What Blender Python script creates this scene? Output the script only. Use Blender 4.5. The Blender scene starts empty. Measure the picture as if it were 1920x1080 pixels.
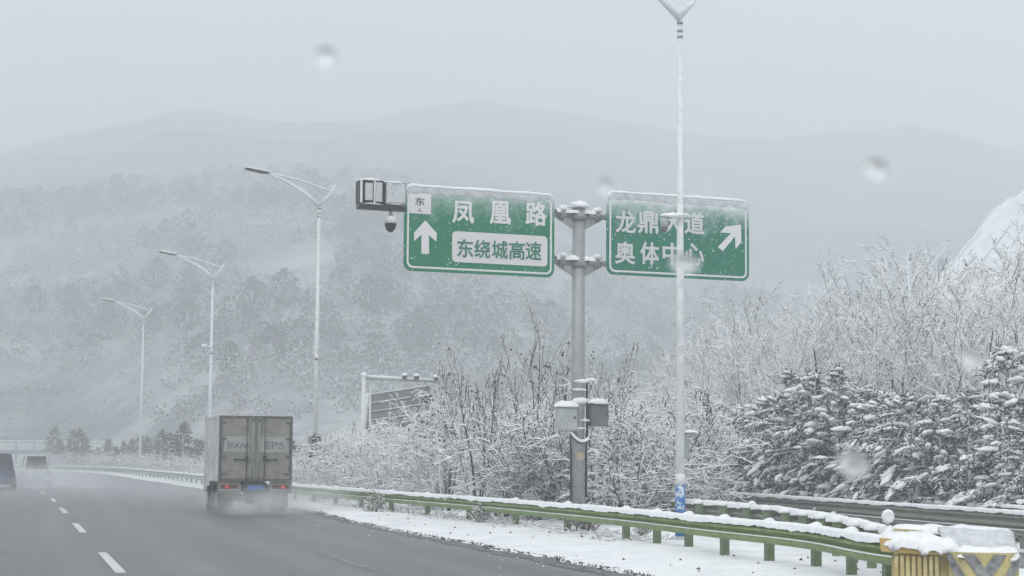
import bpy, math, random
import numpy as np
from mathutils import Vector, Matrix, noise

R = math.radians
sc = bpy.context.scene
col = sc.collection

# ------------------------------------------------------------------ camera
F = 3450.0                      # focal length in photo pixels (1920 wide)
CAM_H = 1.65
cam_d = bpy.data.cameras.new("camera")
cam = bpy.data.objects.new("camera", cam_d)
col.objects.link(cam)
sc.camera = cam
cam_d.sensor_width = 36
cam_d.lens = 36 * F / 1920
cam_d.clip_start = 0.1
cam_d.clip_end = 5000
CM = (Matrix.Translation((0, 0, CAM_H)) @ Matrix.Rotation(R(90 + 5.4), 4, 'X') @ Matrix.Rotation(R(0.45), 4, 'Z'))
cam.matrix_world = CM


def ray(px, py):
    d = CM.to_3x3() @ Vector(((px - 960) / F, (540 - py) / F, -1))
    return d / d.y


def at(px, py, Y):
    d = ray(px, py)
    return Vector((d.x * Y, Y, CAM_H + d.z * Y))


def X_at(px, Y):
    return ray(px, 870).x * Y


# ------------------------------------------------------------------ world, sun, exposure
sc.view_settings.view_transform = 'Standard'
sc.view_settings.look = 'None'
sc.view_settings.gamma = 1
sc.view_settings.use_curve_mapping = False
sc.view_settings.exposure = 0.53
SUN_EL, SUN_ROT = R(52), R(200)
w = bpy.data.worlds.new("World")
sc.world = w
w.use_nodes = True
nt = w.node_tree
nt.nodes.clear()
sky = nt.nodes.new('ShaderNodeTexSky')
sky.sky_type = 'NISHITA'
sky.sun_disc = False
sky.sun_elevation = SUN_EL
sky.sun_rotation = SUN_ROT
sky.dust_density = 6
hs = nt.nodes.new('ShaderNodeHueSaturation')
hs.inputs['Saturation'].default_value = 0.30
hs.inputs['Value'].default_value = 1.0
nt.links.new(sky.outputs[0], hs.inputs['Color'])
tc = nt.nodes.new('ShaderNodeTexCoord')
sx = nt.nodes.new('ShaderNodeSeparateXYZ')
nt.links.new(tc.outputs['Generated'], sx.inputs[0])
cr = nt.nodes.new('ShaderNodeValToRGB')        # even cloud cover, a little brighter overhead
cr.color_ramp.elements[0].position = 0.0
cr.color_ramp.elements[0].color = (0.60, 0.648, 0.695, 1)
cr.color_ramp.elements[1].position = 1.0
cr.color_ramp.elements[1].color = (0.97, 0.99, 1.0, 1)
nt.links.new(sx.outputs['Z'], cr.inputs[0])
cmul = nt.nodes.new('ShaderNodeVectorMath')
cmul.operation = 'SCALE'
cmul.inputs['Scale'].default_value = 10.0
nt.links.new(cr.outputs[0], cmul.inputs[0])
mx = nt.nodes.new('ShaderNodeMixRGB')
mx.inputs[0].default_value = 0.85
nt.links.new(hs.outputs[0], mx.inputs[1])
nt.links.new(cmul.outputs[0], mx.inputs[2])
bg = nt.nodes.new('ShaderNodeBackground')
bg.inputs['Strength'].default_value = 0.10
nt.links.new(mx.outputs[0], bg.inputs[0])
wo = nt.nodes.new('ShaderNodeOutputWorld')
nt.links.new(bg.outputs[0], wo.inputs[0])

sun_d = bpy.data.lights.new("sun", 'SUN')
sun_d.energy = 0.8
sun_d.angle = R(40)
sun_d.color = (1, 0.98, 0.95)
sun = bpy.data.objects.new("sun", sun_d)
col.objects.link(sun)
sd = Vector((math.cos(SUN_EL) * math.sin(SUN_ROT), math.cos(SUN_EL) * math.cos(SUN_ROT), math.sin(SUN_EL)))
sun.rotation_euler = sd.to_track_quat('Z', 'Y').to_euler()
sun.location = (0, -10, 60)

sc.cycles.max_bounces = 6
sc.cycles.diffuse_bounces = 3
sc.cycles.glossy_bounces = 2
sc.cycles.transmission_bounces = 4
sc.cycles.volume_bounces = 3
sc.cycles.transparent_max_bounces = 8
sc.cycles.use_adaptive_sampling = True
sc.cycles.adaptive_threshold = 0.02
sc.cycles.volume_step_rate = 1.0
sc.cycles.volume_max_steps = 64
sc.cycles.use_denoising = True


# ------------------------------------------------------------------ materials
def new_mat(name):
    m = bpy.data.materials.new(name)
    m.use_nodes = True
    return m, m.node_tree, m.node_tree.nodes['Principled BSDF']


def nnoise(nt, scale, detail=4, rough=0.6, vec=None):
    n = nt.nodes.new('ShaderNodeTexNoise')
    n.inputs['Scale'].default_value = scale
    n.inputs['Detail'].default_value = detail
    n.inputs['Roughness'].default_value = rough
    if vec is not None:
        nt.links.new(vec, n.inputs['Vector'])
    return n.outputs['Fac']


def ramp(nt, fac, stops):
    r = nt.nodes.new('ShaderNodeValToRGB')
    e = r.color_ramp.elements
    e[0].position, e[0].color = stops[0][0], (*stops[0][1], 1)
    e[1].position, e[1].color = stops[-1][0], (*stops[-1][1], 1)
    for p, c in stops[1:-1]:
        q = e.new(p)
        q.color = (*c, 1)
    nt.links.new(fac, r.inputs[0])
    return r.outputs[0]


def mixc(nt, fac, a, b):
    m = nt.nodes.new('ShaderNodeMixRGB')
    if isinstance(fac, (int, float)):
        m.inputs[0].default_value = fac
    else:
        nt.links.new(fac, m.inputs[0])
    for i, v in ((1, a), (2, b)):
        if isinstance(v, tuple):
            m.inputs[i].default_value = (*v, 1)
        else:
            nt.links.new(v, m.inputs[i])
    return m.outputs[0]


def math_(nt, op, a, b=0.0, c=None, clamp=False):
    m = nt.nodes.new('ShaderNodeMath')
    m.operation = op
    m.use_clamp = clamp
    for i, v in enumerate((a, b) if c is None else (a, b, c)):
        if isinstance(v, (int, float)):
            m.inputs[i].default_value = v
        else:
            nt.links.new(v, m.inputs[i])
    return m.outputs[0]


def obj_coord(nt):
    return nt.nodes.new('ShaderNodeTexCoord').outputs['Object']


def pos_coord(nt):
    return nt.nodes.new('ShaderNodeNewGeometry').outputs['Position']


def normal_z(nt):
    g = nt.nodes.new('ShaderNodeNewGeometry')
    s = nt.nodes.new('ShaderNodeSeparateXYZ')
    nt.links.new(g.outputs['Normal'], s.inputs[0])
    return s.outputs['Z']


def bump(nt, bs, h, strength=0.3, dist=0.02):
    b = nt.nodes.new('ShaderNodeBump')
    b.inputs['Strength'].default_value = strength
    b.inputs['Distance'].default_value = dist
    nt.links.new(h, b.inputs['Height'])
    nt.links.new(b.outputs[0], bs.inputs['Normal'])


SNOW = (0.80, 0.815, 0.83)


def m_snow(name='snow', a=SNOW, b=(0.66, 0.68, 0.70), scale=1.5, bs=0.5):
    m, nt, s = new_mat(name)
    v = pos_coord(nt)
    f = nnoise(nt, scale, 6, 0.65, v)
    c = ramp(nt, f, [(0.3, b), (0.6, a)])
    nt.links.new(c, s.inputs['Base Color'])
    s.inputs['Roughness'].default_value = 0.85
    s.inputs['Specular IOR Level'].default_value = 0.15
    bump(nt, s, nnoise(nt, 14, 6, 0.7, v), bs, 0.05)
    return m


def m_snowy(name, base, base2, lo=-0.05, hi=0.35, snow=SNOW, nscale=9, rough=0.9, jitter=0.5, base_scale=6):
    """a surface carrying snow where it faces up, broken up by noise"""
    m, nt, s = new_mat(name)
    v = pos_coord(nt)
    c0 = ramp(nt, nnoise(nt, base_scale, 3, 0.6, v), [(0.35, base), (0.65, base2)])
    z = normal_z(nt)
    n = nnoise(nt, nscale, 3, 0.7, v)
    zz = math_(nt, 'ADD', z, math_(nt, 'MULTIPLY', math_(nt, 'SUBTRACT', n, 0.5), jitter * 2))
    mr = nt.nodes.new('ShaderNodeMapRange')
    mr.interpolation_type = 'SMOOTHSTEP'
    mr.inputs[1].default_value = lo
    mr.inputs[2].default_value = hi
    nt.links.new(zz, mr.inputs[0])
    nt.links.new(mixc(nt, mr.outputs[0], c0, snow), s.inputs['Base Color'])
    s.inputs['Roughness'].default_value = rough
    s.inputs['Specular IOR Level'].default_value = 0.2
    return m


def m_plain(name, c, c2=None, scale=3, rough=0.6, metal=0.0, spec=0.4, bs=0, emit=None):
    m, nt, s = new_mat(name)
    if c2:
        v = obj_coord(nt)
        f = nnoise(nt, scale, 5, 0.65, v)
        nt.links.new(ramp(nt, f, [(0.35, c), (0.65, c2)]), s.inputs['Base Color'])
        if bs:
            bump(nt, s, f, bs, 0.02)
    else:
        s.inputs['Base Color'].default_value = (*c, 1)
    s.inputs['Roughness'].default_value = rough
    s.inputs['Metallic'].default_value = metal
    s.inputs['Specular IOR Level'].default_value = spec
    if emit:
        s.inputs['Emission Color'].default_value = (*emit[0], 1)
        s.inputs['Emission Strength'].default_value = emit[1]
    return m


M = {}
M['snow'] = m_snow()
def m_verge():
    m, nt, s = new_mat('verge_snow')
    v = pos_coord(nt)
    c = ramp(nt, nnoise(nt, 1.2, 6, 0.65, v), [(0.3, (0.66, 0.68, 0.70)), (0.6, SNOW)])
    d = ramp(nt, nnoise(nt, 11, 5, 0.8, v), [(0.60, (0, 0, 0)), (0.72, (1, 1, 1))])
    b = ramp(nt, nnoise(nt, 0.9, 3, 0.6, v), [(0.42, (0.1, 0.1, 0.1)), (0.6, (0.6, 0.6, 0.6))])
    nt.links.new(mixc(nt, math_(nt, 'MULTIPLY', d, b), c, (0.30, 0.29, 0.28)), s.inputs['Base Color'])
    s.inputs['Roughness'].default_value = 0.85
    bump(nt, s, nnoise(nt, 14, 6, 0.7, v), 0.6, 0.06)
    return m


M['verge'] = m_verge()
M['snow_cap'] = m_snow('snow_cap', scale=5, b=(0.72, 0.735, 0.75), bs=0.35)
M['far_snow'] = m_snow('far_snow', scale=0.05)
M['bark'] = m_snowy('snowy_bark', (0.035, 0.028, 0.024), (0.075, 0.062, 0.055), -0.42, -0.08, nscale=5, jitter=0.35)
M['frost_bark'] = m_snowy('frosted_bark', (0.14, 0.13, 0.125), (0.28, 0.27, 0.26), -0.7, 0.05, nscale=4, jitter=0.45)
M['sap_bark'] = m_snowy('sapling_bark', (0.04, 0.033, 0.028), (0.08, 0.068, 0.058), 0.05, 0.45, nscale=6, jitter=0.35)
M['stem_dark'] = m_snowy('wet_stem', (0.03, 0.024, 0.02), (0.07, 0.055, 0.045), 0.15, 0.6, nscale=6, jitter=0.3)
M['needles'] = m_snowy('needles', (0.035, 0.045, 0.04), (0.09, 0.10, 0.09), 0.10, 0.85, nscale=5, jitter=0.55)
M['spruce_needles'] = m_plain('spruce_needles', (0.02, 0.028, 0.024), (0.045, 0.055, 0.048), 3, 0.8)
M['leaf_brown'] = m_plain('dead_leaf', (0.05, 0.04, 0.022), (0.03, 0.03, 0.02), 5, 0.8)
M['weeds'] = m_snowy('weed_stems', (0.16, 0.13, 0.085), (0.09, 0.08, 0.055), 0.05, 0.5, nscale=8, jitter=0.4)
M['hill_brush'] = m_snowy('hill_brush', (0.11, 0.115, 0.12), (0.24, 0.245, 0.25), -0.4, 0.9, nscale=0.35, jitter=0.9, base_scale=0.25, snow=(0.50, 0.51, 0.52))
M['hill_tree'] = m_snowy('hill_tree', (0.03, 0.035, 0.042), (0.055, 0.06, 0.068), 0.55, 1.5, nscale=0.4, jitter=0.5, base_scale=0.25, snow=(0.36, 0.37, 0.38))
M['rail_green'] = m_plain('rail_green', (0.12, 0.20, 0.045), (0.22, 0.30, 0.11), 2.5, 0.55, bs=0.3)
M['post_green'] = m_plain('post_green', (0.10, 0.16, 0.07), (0.20, 0.22, 0.14), 7, 0.6)
M['rail_grey'] = m_plain('rail_dirty', (0.18, 0.20, 0.165), (0.27, 0.28, 0.245), 3, 0.6)
M['galv'] = m_plain('galvanised_steel', (0.27, 0.285, 0.29), (0.36, 0.375, 0.38), 4, 0.5, 0.3)
M['lamp_white'] = m_plain('lamp_white', (0.58, 0.60, 0.61), (0.74, 0.755, 0.76), 8, 0.6)
M['dark'] = m_plain('dark_plastic', (0.018, 0.02, 0.022), (0.03, 0.032, 0.035), 5, 0.45)
M['rubber'] = m_plain('rubber', (0.02, 0.02, 0.02), (0.035, 0.034, 0.033), 5, 0.8)
M['blue'] = m_plain('blue_wrap', (0.03, 0.15, 0.38), (0.52, 0.58, 0.62), 5, 0.5)
for _n in M['blue'].node_tree.nodes:
    if _n.type == 'VALTORGB':
        _n.color_ramp.elements[0].position, _n.color_ramp.elements[1].position = 0.52, 0.58
M['white_trim'] = m_plain('white_trim', (0.70, 0.71, 0.71), (0.6, 0.61, 0.61), 6, 0.5)
M['cab_grey'] = m_plain('cabinet_grey', (0.33, 0.35, 0.35), (0.42, 0.44, 0.44), 4, 0.5)
M['glass'] = m_plain('lens_glass', (0.10, 0.11, 0.12), None, rough=0.12, spec=0.8)
M['chrome'] = m_plain('bright_metal', (0.55, 0.56, 0.57), (0.4, 0.41, 0.42), 7, 0.3, 0.7)
M['yellow'] = m_plain('faded_yellow', (0.38, 0.29, 0.10), (0.58, 0.50, 0.28), 7, 0.7, bs=0.4)
M['yellow_dirty'] = m_plain('dirty_yellow', (0.30, 0.27, 0.13), (0.50, 0.43, 0.20), 6, 0.75, bs=0.4)
M['orange_metal'] = m_plain('ochre_metal', (0.45, 0.29, 0.09), (0.52, 0.38, 0.17), 6, 0.6)
M['sticker'] = m_plain('sticker_faded', (0.42, 0.30, 0.16), (0.35, 0.35, 0.32), 8, 0.6)
M['chevron'] = m_plain('chevron_grey', (0.10, 0.105, 0.12), (0.30, 0.30, 0.29), 10, 0.7)
M['paint_line'] = m_plain('road_paint', (0.62, 0.63, 0.62), (0.42, 0.43, 0.43), 2.5, 0.5)
M['paint_worn'] = m_plain('worn_paint', (0.22, 0.225, 0.23), (0.07, 0.072, 0.075), 2.0, 0.5)
M['louvre'] = m_plain('louvre_grey', (0.11, 0.12, 0.125), (0.16, 0.17, 0.18), 2, 0.6)
M['concrete'] = m_plain('concrete', (0.40, 0.40, 0.40), (0.48, 0.48, 0.48), 1, 0.9)
M['slush'] = m_plain('slush', (0.10, 0.10, 0.10), (0.34, 0.34, 0.34), 9, 0.6)


def m_asphalt():
    """wet asphalt; the lane UV (metres from the edge, metres along) carries tyre tracks and slush between them"""
    m, nt, s = new_mat('wet_asphalt')
    v = pos_coord(nt)
    uv = nt.nodes.new('ShaderNodeUVMap')
    uv.uv_map = 'lane'
    mp = nt.nodes.new('ShaderNodeMapping')
    mp.inputs['Scale'].default_value = (1.0, 0.06, 1)
    nt.links.new(uv.outputs[0], mp.inputs[0])
    streak = nnoise(nt, 1.3, 5, 0.6, mp.outputs[0])
    sep = nt.nodes.new('ShaderNodeSeparateXYZ')
    nt.links.new(uv.outputs[0], sep.inputs[0])
    # two wheel paths per 3.9 m lane
    ph = math_(nt, 'MULTIPLY', math_(nt, 'ADD', sep.outputs['X'], 0.4), 2 * math.pi / 1.95)
    tr_ = math_(nt, 'MULTIPLY_ADD', math_(nt, 'COSINE', ph), 0.5, 0.5)
    patch = nnoise(nt, 0.35, 4, 0.6, v)
    g = nnoise(nt, 30, 3, 0.7, v)
    k = math_(nt, 'MULTIPLY_ADD', tr_, 0.22, math_(nt, 'MULTIPLY_ADD', streak, 0.55, math_(nt, 'MULTIPLY', patch, 0.30)))
    c = ramp(nt, k, [(0.30, (0.045, 0.047, 0.051)), (0.52, (0.10, 0.104, 0.11)), (0.75, (0.19, 0.195, 0.20))])
    c = mixc(nt, math_(nt, 'MULTIPLY', g, 0.30), c, (0.11, 0.11, 0.11))
    # scraps of slush left between the wheel paths
    sl = nnoise(nt, 7, 5, 0.75, mp.outputs[0])
    sm = nt.nodes.new('ShaderNodeMapRange')
    sm.inputs[1].default_value = 0.83
    sm.inputs[2].default_value = 1.0
    sm.inputs[4].default_value = 0.5
    nt.links.new(math_(nt, 'MULTIPLY_ADD', tr_, 0.22, sl), sm.inputs[0])
    c = mixc(nt, sm.outputs[0], c, (0.42, 0.43, 0.44))
    nt.links.new(c, s.inputs['Base Color'])
    nt.links.new(math_(nt, 'MULTIPLY_ADD', k, 0.70, 0.05, clamp=True), s.inputs['Roughness'])
    s.inputs['Specular IOR Level'].default_value = 0.45
    bump(nt, s, nnoise(nt, 45, 4, 0.7, v), 0.6, 0.02)
    return m


M['asphalt'] = m_asphalt()


def m_sign(name, base, z0, z1, amount=1.0, rough=0.45):
    """retroreflective sheet with wind-driven snow stuck to it, thicker towards its top edge (z0 bottom .. z1 top)"""
    m, nt, s = new_mat(name)
    v = obj_coord(nt)
    sep = nt.nodes.new('ShaderNodeSeparateXYZ')
    nt.links.new(v, sep.inputs[0])
    t = math_(nt, 'DIVIDE', math_(nt, 'SUBTRACT', sep.outputs['Z'], z0), z1 - z0)
    big = nnoise(nt, 2.2, 4, 0.65, v)
    fine = nnoise(nt, 16, 4, 0.75, v)
    speck = nnoise(nt, 22, 1, 0.4, v)
    a = math_(nt, 'ADD', math_(nt, 'MULTIPLY', big, 0.5), math_(nt, 'MULTIPLY', fine, 0.30))
    k = math_(nt, 'MULTIPLY_ADD', math_(nt, 'POWER', t, 5.0, clamp=True), 0.62, a)
    frost = nt.nodes.new('ShaderNodeMapRange')
    frost.inputs[1].default_value = 0.47
    frost.inputs[2].default_value = 0.95
    frost.inputs[4].default_value = 0.85 * amount
    nt.links.new(k, frost.inputs[0])
    sp = nt.nodes.new('ShaderNodeMapRange')
    sp.inputs[1].default_value = 0.715
    sp.inputs[2].default_value = 0.75
    sp.inputs[4].default_value = 0.9 * amount
    nt.links.new(speck, sp.inputs[0])
    fac = math_(nt, 'MAXIMUM', frost.outputs[0], sp.outputs[0])
    nt.links.new(mixc(nt, fac, base, (0.74, 0.76, 0.78)), s.inputs['Base Color'])
    s.inputs['Roughness'].default_value = rough
    return m


M['sign_green'] = m_sign('sign_green', (0.0, 0.165, 0.078), -1.02, 1.02, 0.85)
M['sign_green_frosted'] = m_sign('sign_green_frosted', (0.0, 0.15, 0.085), -1.10, 0.98, 1.25)
M['sign_letter_frosted'] = m_sign('sign_letter_frosted', (0.56, 0.57, 0.56), -1.02, 1.02, 0.9)
M['sign_white'] = m_sign('sign_white', (0.62, 0.60, 0.60), -1.02, 1.02, 0.8)
M['sign_letter'] = m_sign('sign_letter', (0.66, 0.65, 0.65), -1.02, 1.02, 0.7)
M['sign_dark'] = m_sign('sign_letter_green', (0.02, 0.17, 0.105), -1.02, 1.02, 0.5)
M['crust'] = m_snow('wind_crust', a=(0.62, 0.64, 0.66), b=(0.44, 0.46, 0.48), scale=7, bs=0.6)


def m_truck_door():
    m, nt, s = new_mat('dirty_door')
    v = obj_coord(nt)
    sep = nt.nodes.new('ShaderNodeSeparateXYZ')
    nt.links.new(v, sep.inputs[0])
    f = nnoise(nt, 2.6, 6, 0.7, v)
    c = ramp(nt, f, [(0.3, (0.17, 0.165, 0.145)), (0.55, (0.29, 0.28, 0.25)), (0.8, (0.42, 0.41, 0.375))])
    g = nnoise(nt, 12, 5, 0.75, v)
    c = mixc(nt, math_(nt, 'MULTIPLY', g, 0.45), c, (0.08, 0.075, 0.065))
    nt.links.new(c, s.inputs['Base Color'])
    s.inputs['Roughness'].default_value = 0.75
    return m


M['door_dirty'] = m_truck_door()
M['truck_side'] = m_plain('truck_side', (0.58, 0.59, 0.60), (0.38, 0.385, 0.39), 1.5, 0.6)
M['truck_frame'] = m_plain('truck_frame', (0.06, 0.055, 0.05), (0.14, 0.13, 0.115), 5, 0.6)
M['truck_band'] = m_plain('truck_band', (0.27, 0.28, 0.265), (0.37, 0.38, 0.36), 3, 0.7)
M['truck_text'] = m_plain('truck_text', (0.06, 0.11, 0.10), (0.17, 0.20, 0.19), 5, 0.7)
M['plate_blue'] = m_plain('plate_blue', (0.03, 0.12, 0.36), (0.05, 0.16, 0.40), 7, 0.5)
M['tail_red'] = m_plain('tail_red', (0.45, 0.03, 0.02), None, rough=0.3, emit=((1.0, 0.12, 0.08), 0.15))
M['tail_dark'] = m_plain('tail_dark', (0.10, 0.03, 0.025), None, rough=0.35)
M['car_silver'] = m_plain('car_silver', (0.36, 0.38, 0.40), (0.42, 0.44, 0.46), 2, 0.4, 0.3)
M['car_blue'] = m_plain('car_navy', (0.03, 0.045, 0.09), (0.045, 0.06, 0.11), 2, 0.4)
M['car_glass'] = m_plain('car_glass', (0.04, 0.045, 0.05), None, rough=0.15, spec=0.6)


# ------------------------------------------------------------------ mesh helpers
def mesh_np(name, V, Q, mats, mi=None, smooth=False):
    """V (n,3), Q (m,k) uniform faces -> mesh"""
    me = bpy.data.meshes.new(name)
    V = np.asarray(V, np.float32)
    Q = np.asarray(Q, np.int32)
    me.vertices.add(len(V))
    me.vertices.foreach_set('co', V.ravel())
    k = Q.shape[1]
    me.loops.add(Q.size)
    me.loops.foreach_set('vertex_index', Q.ravel())
    me.polygons.add(len(Q))
    me.polygons.foreach_set('loop_start', np.arange(0, Q.size, k, dtype=np.int32))
    me.polygons.foreach_set('loop_total', np.full(len(Q), k, np.int32))
    if mi is not None:
        me.polygons.foreach_set('material_index', np.asarray(mi, np.int32))
    me.polygons.foreach_set('use_smooth', np.full(len(Q), smooth, bool))
    for m in mats:
        me.materials.append(m)
    me.update(calc_edges=True)
    return me


class MB:
    def __init__(s):
        s.v, s.f, s.sm = [], [], []

    def add(s, vs, fs, smooth=False):
        b = len(s.v)
        s.v += [tuple(p) for p in vs]
        s.f += [tuple(i + b for i in f) for f in fs]
        s.sm += [smooth] * len(fs)
        return s

    def box(s, x0, x1, y0, y1, z0, z1, taper=0):
        t = taper
        v = [(x0, y0, z0), (x1, y0, z0), (x1, y1, z0), (x0, y1, z0),
             (x0 + t, y0 + t, z1), (x1 - t, y0 + t, z1), (x1 - t, y1 - t, z1), (x0 + t, y1 - t, z1)]
        return s.add(v, [(0, 3, 2, 1), (4, 5, 6, 7), (0, 1, 5, 4), (1, 2, 6, 5), (2, 3, 7, 6), (3, 0, 4, 7)])

    def tube(s, pts, rad, n=10, caps=True, smooth=True):
        pts = [Vector(p) for p in pts]
        if not isinstance(rad, (list, tuple)):
            rad = [rad] * len(pts)
        vs, fs = [], []
        ref = None
        for i, p in enumerate(pts):
            a = pts[max(0, i - 1)]
            b = pts[min(len(pts) - 1, i + 1)]
            d = (b - a).normalized()
            if ref is None:
                ref = Vector((0, 0, 1)) if abs(d.z) < 0.9 else Vector((1, 0, 0))
            u = d.cross(ref).normalized()
            ref = u.cross(d).normalized()
            for k in range(n):
                t = 2 * math.pi * k / n
                vs.append(p + (u * math.cos(t) + ref * math.sin(t)) * rad[i])
        m = len(pts)
        for i in range(m - 1):
            for k in range(n):
                fs.append((i * n + k, i * n + (k + 1) % n, (i + 1) * n + (k + 1) % n, (i + 1) * n + k))
        s.add(vs, fs, smooth)
        if caps:
            b = len(s.v) - len(vs)
            s.f += [tuple(b + k for k in reversed(range(n))), tuple(b + (m - 1) * n + k for k in range(n))]
            s.sm += [False, False]
        return s

    def prism(s, poly, d0, d1, axis='y'):
        """poly of (a,b) in the x-z plane (axis y) or y-z plane (axis x) or x-y (axis z)"""
        n = len(poly)
        def P(a, b, d):
            return (a, d, b) if axis == 'y' else ((d, a, b) if axis == 'x' else (a, b, d))
        vs = [P(a, b, d0) for a, b in poly] + [P(a, b, d1) for a, b in poly]
        fs = [tuple(range(n)), tuple(reversed(range(n, 2 * n)))]
        fs += [(i, i + n, (i + 1) % n + n, (i + 1) % n) for i in range(n)]
        return s.add(vs, fs)

    def ring(s, outer, inner, d0, d1):
        n = len(outer)
        vs = [(a, d0, b) for a, b in outer] + [(a, d0, b) for a, b in inner] + [(a, d1, b) for a, b in outer] + [(a, d1, b) for a, b in inner]
        fs = []
        for i in range(n):
            j = (i + 1) % n
            fs += [(i, j, n + j, n + i), (2 * n + i, 3 * n + i, 3 * n + j, 2 * n + j),
                   (i, 2 * n + i, 2 * n + j, j), (n + i, n + j, 3 * n + j, 3 * n + i)]
        return s.add(vs, fs)

    def blob(s, c, r, seed=0, n=10, m=6, jit=0.15, flat=None):
        """lumpy snow mound"""
        c = Vector(c)
        rx, ry, rz = (r, r, r) if isinstance(r, (int, float)) else r
        vs = [c + Vector((0, 0, rz))]
        for i in range(1, m):
            ph = math.pi * i / m
            for k in range(n):
                t = 2 * math.pi * k / n
                d = Vector((math.sin(ph) * math.cos(t), math.sin(ph) * math.sin(t), math.cos(ph)))
                q = 1 + jit * noise.noise(d * 1.7 + Vector((seed * 3.1, seed * 1.7, 0)))* 2
                z = d.z * rz * q
                if flat is not None and z < flat:
                    z = flat
                vs.append(c + Vector((d.x * rx * q, d.y * ry * q, z)))
        vs.append(c + Vector((0, 0, -rz if flat is None else flat)))
        fs = [(0, 1 + k, 1 + (k + 1) % n) for k in range(n)]
        for i in range(m - 2):
            for k in range(n):
                a = 1 + i * n + k
                b = 1 + i * n + (k + 1) % n
                fs.append((a, a + n, b + n, b))
        L = len(vs) - 1
        fs += [(L, L - n + (k + 1) % n, L - n + k) for k in range(n)]
        return s.add(vs, fs, True)

    def build(s, name, mat, parent=None, bevel=0, loc=None):
        me = bpy.data.meshes.new(name)
        me.from_pydata(s.v, [], s.f)
        me.polygons.foreach_set('use_smooth', s.sm)
        me.materials.append(mat)
        me.update()
        o = link(name, me, parent)
        if loc:
            o.location = loc
        if bevel:
            b = o.modifiers.new('bevel', 'BEVEL')
            b.width = bevel
            b.segments = 2
            b.limit_method = 'ANGLE'
        return o


def link(name, me, parent=None):
    o = bpy.data.objects.new(name, me)
    col.objects.link(o)
    if parent is not None:
        o.parent = parent
    return o


def tag(o, label=None, cat=None, group=None, kind=None):
    if label: o['label'] = label
    if cat: o['category'] = cat
    if group: o['group'] = group
    if kind: o['kind'] = kind
    return o


def thing(name, label, cat, loc=(0, 0, 0), rz=0, group=None):
    o = bpy.data.objects.new(name, None)
    col.objects.link(o)
    o.empty_display_size = 0.3
    o.location = loc
    o.rotation_euler = (0, 0, rz)
    return tag(o, label, cat, group)


def copy_tree(o, parent=None):
    c = o.copy()
    col.objects.link(c)
    if parent is not None:
        c.parent = parent
    for ch in list(o.children):
        copy_tree(ch, c)
    return c


def rrect(x0, x1, z0, z1, r, n=6):
    out = []
    for cx, cz, a0 in ((x1 - r, z1 - r, 0), (x0 + r, z1 - r, 90), (x0 + r, z0 + r, 180), (x1 - r, z0 + r, 270)):
        for k in range(n + 1):
            a = R(a0 + 90 * k / n)
            out.append((cx + r * math.cos(a), cz + r * math.sin(a)))
    return out


def text_mesh(s, height, bold=0.0, ext=0.004):
    """lettering in the x-z plane facing -y, centred at the origin, scaled so that its ink is `height` tall"""
    cu = bpy.data.curves.new('lettering', 'FONT')
    cu.body = s
    cu.align_x = 'CENTER'
    cu.size = 1.0
    cu.extrude = 0.01
    cu.resolution_u = 3
    o = bpy.data.objects.new('lettering_source', cu)
    col.objects.link(o)
    bpy.context.view_layer.update()
    me = bpy.data.meshes.new_from_object(o.evaluated_get(bpy.context.evaluated_depsgraph_get()))
    bpy.data.objects.remove(o)
    n = len(me.vertices)
    if n == 0:
        return me, 1, 1
    co = np.empty(n * 3, np.float32)
    me.vertices.foreach_get('co', co)
    co = co.reshape(-1, 3)
    lo, hi = co.min(0), co.max(0)
    c = (lo + hi) / 2
    k = height / (hi[1] - lo[1])
    out = np.stack([(co[:, 0] - c[0]) * k, -np.sign(co[:, 2]) * ext, (co[:, 1] - c[1]) * k], 1)
    me.vertices.foreach_set('co', out.astype(np.float32).ravel())
    me.update()
    if bold > 0:
        # heavier strokes: shifted copies, each a hair proud of the one before
        V0 = out.astype(np.float32)
        F0 = [tuple(p.vertices) for p in me.polygons]
        b = bold * height * 1.25
        Vs, Fs = [], []
        for q, (dx, dz) in enumerate(((0, 0), (b, 0), (-b, 0), (0, b), (0, -b), (b * .7, b * .7), (-b * .7, -b * .7), (b * .7, -b * .7), (-b * .7, b * .7))):
            Vs.append(V0 + np.array([dx, -0.0004 * q, dz], np.float32))
            Fs += [tuple(i + q * len(V0) for i in f) for f in F0]
        me = bpy.data.meshes.new('lettering')
        me.from_pydata(np.concatenate(Vs).tolist(), [], Fs)
        me.update()
    return me, (hi[0] - lo[0]) * k, height


def lettering(s, x, y, z, height, width, mat, parent, bold=0.015, label=None, rotz=0):
    me, w_, h_ = text_mesh(s, height, bold)
    me.materials.clear()
    me.materials.append(mat)
    sx_ = (width / w_) if width else 1.0
    n = len(me.vertices)
    co = np.empty(n * 3, np.float32)
    me.vertices.foreach_get('co', co)
    co = co.reshape(-1, 3)
    co[:, 0] *= sx_
    co += np.array([x, y, z], np.float32)
    me.vertices.foreach_set('co', co.ravel())
    me.update()
    o = link('lettering', me, parent)
    if label: o['label'] = label
    return o


# ------------------------------------------------------------------ road geometry along Y
def interp(tab, y):
    for (a, va), (b, vb) in zip(tab, tab[1:]):
        if y <= b:
            t = (y - a) / (b - a)
            return va + (vb - va) * t
    (a, va), (b, vb) = tab[-2], tab[-1]
    return vb + (vb - va) / (b - a) * (y - b)


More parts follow.
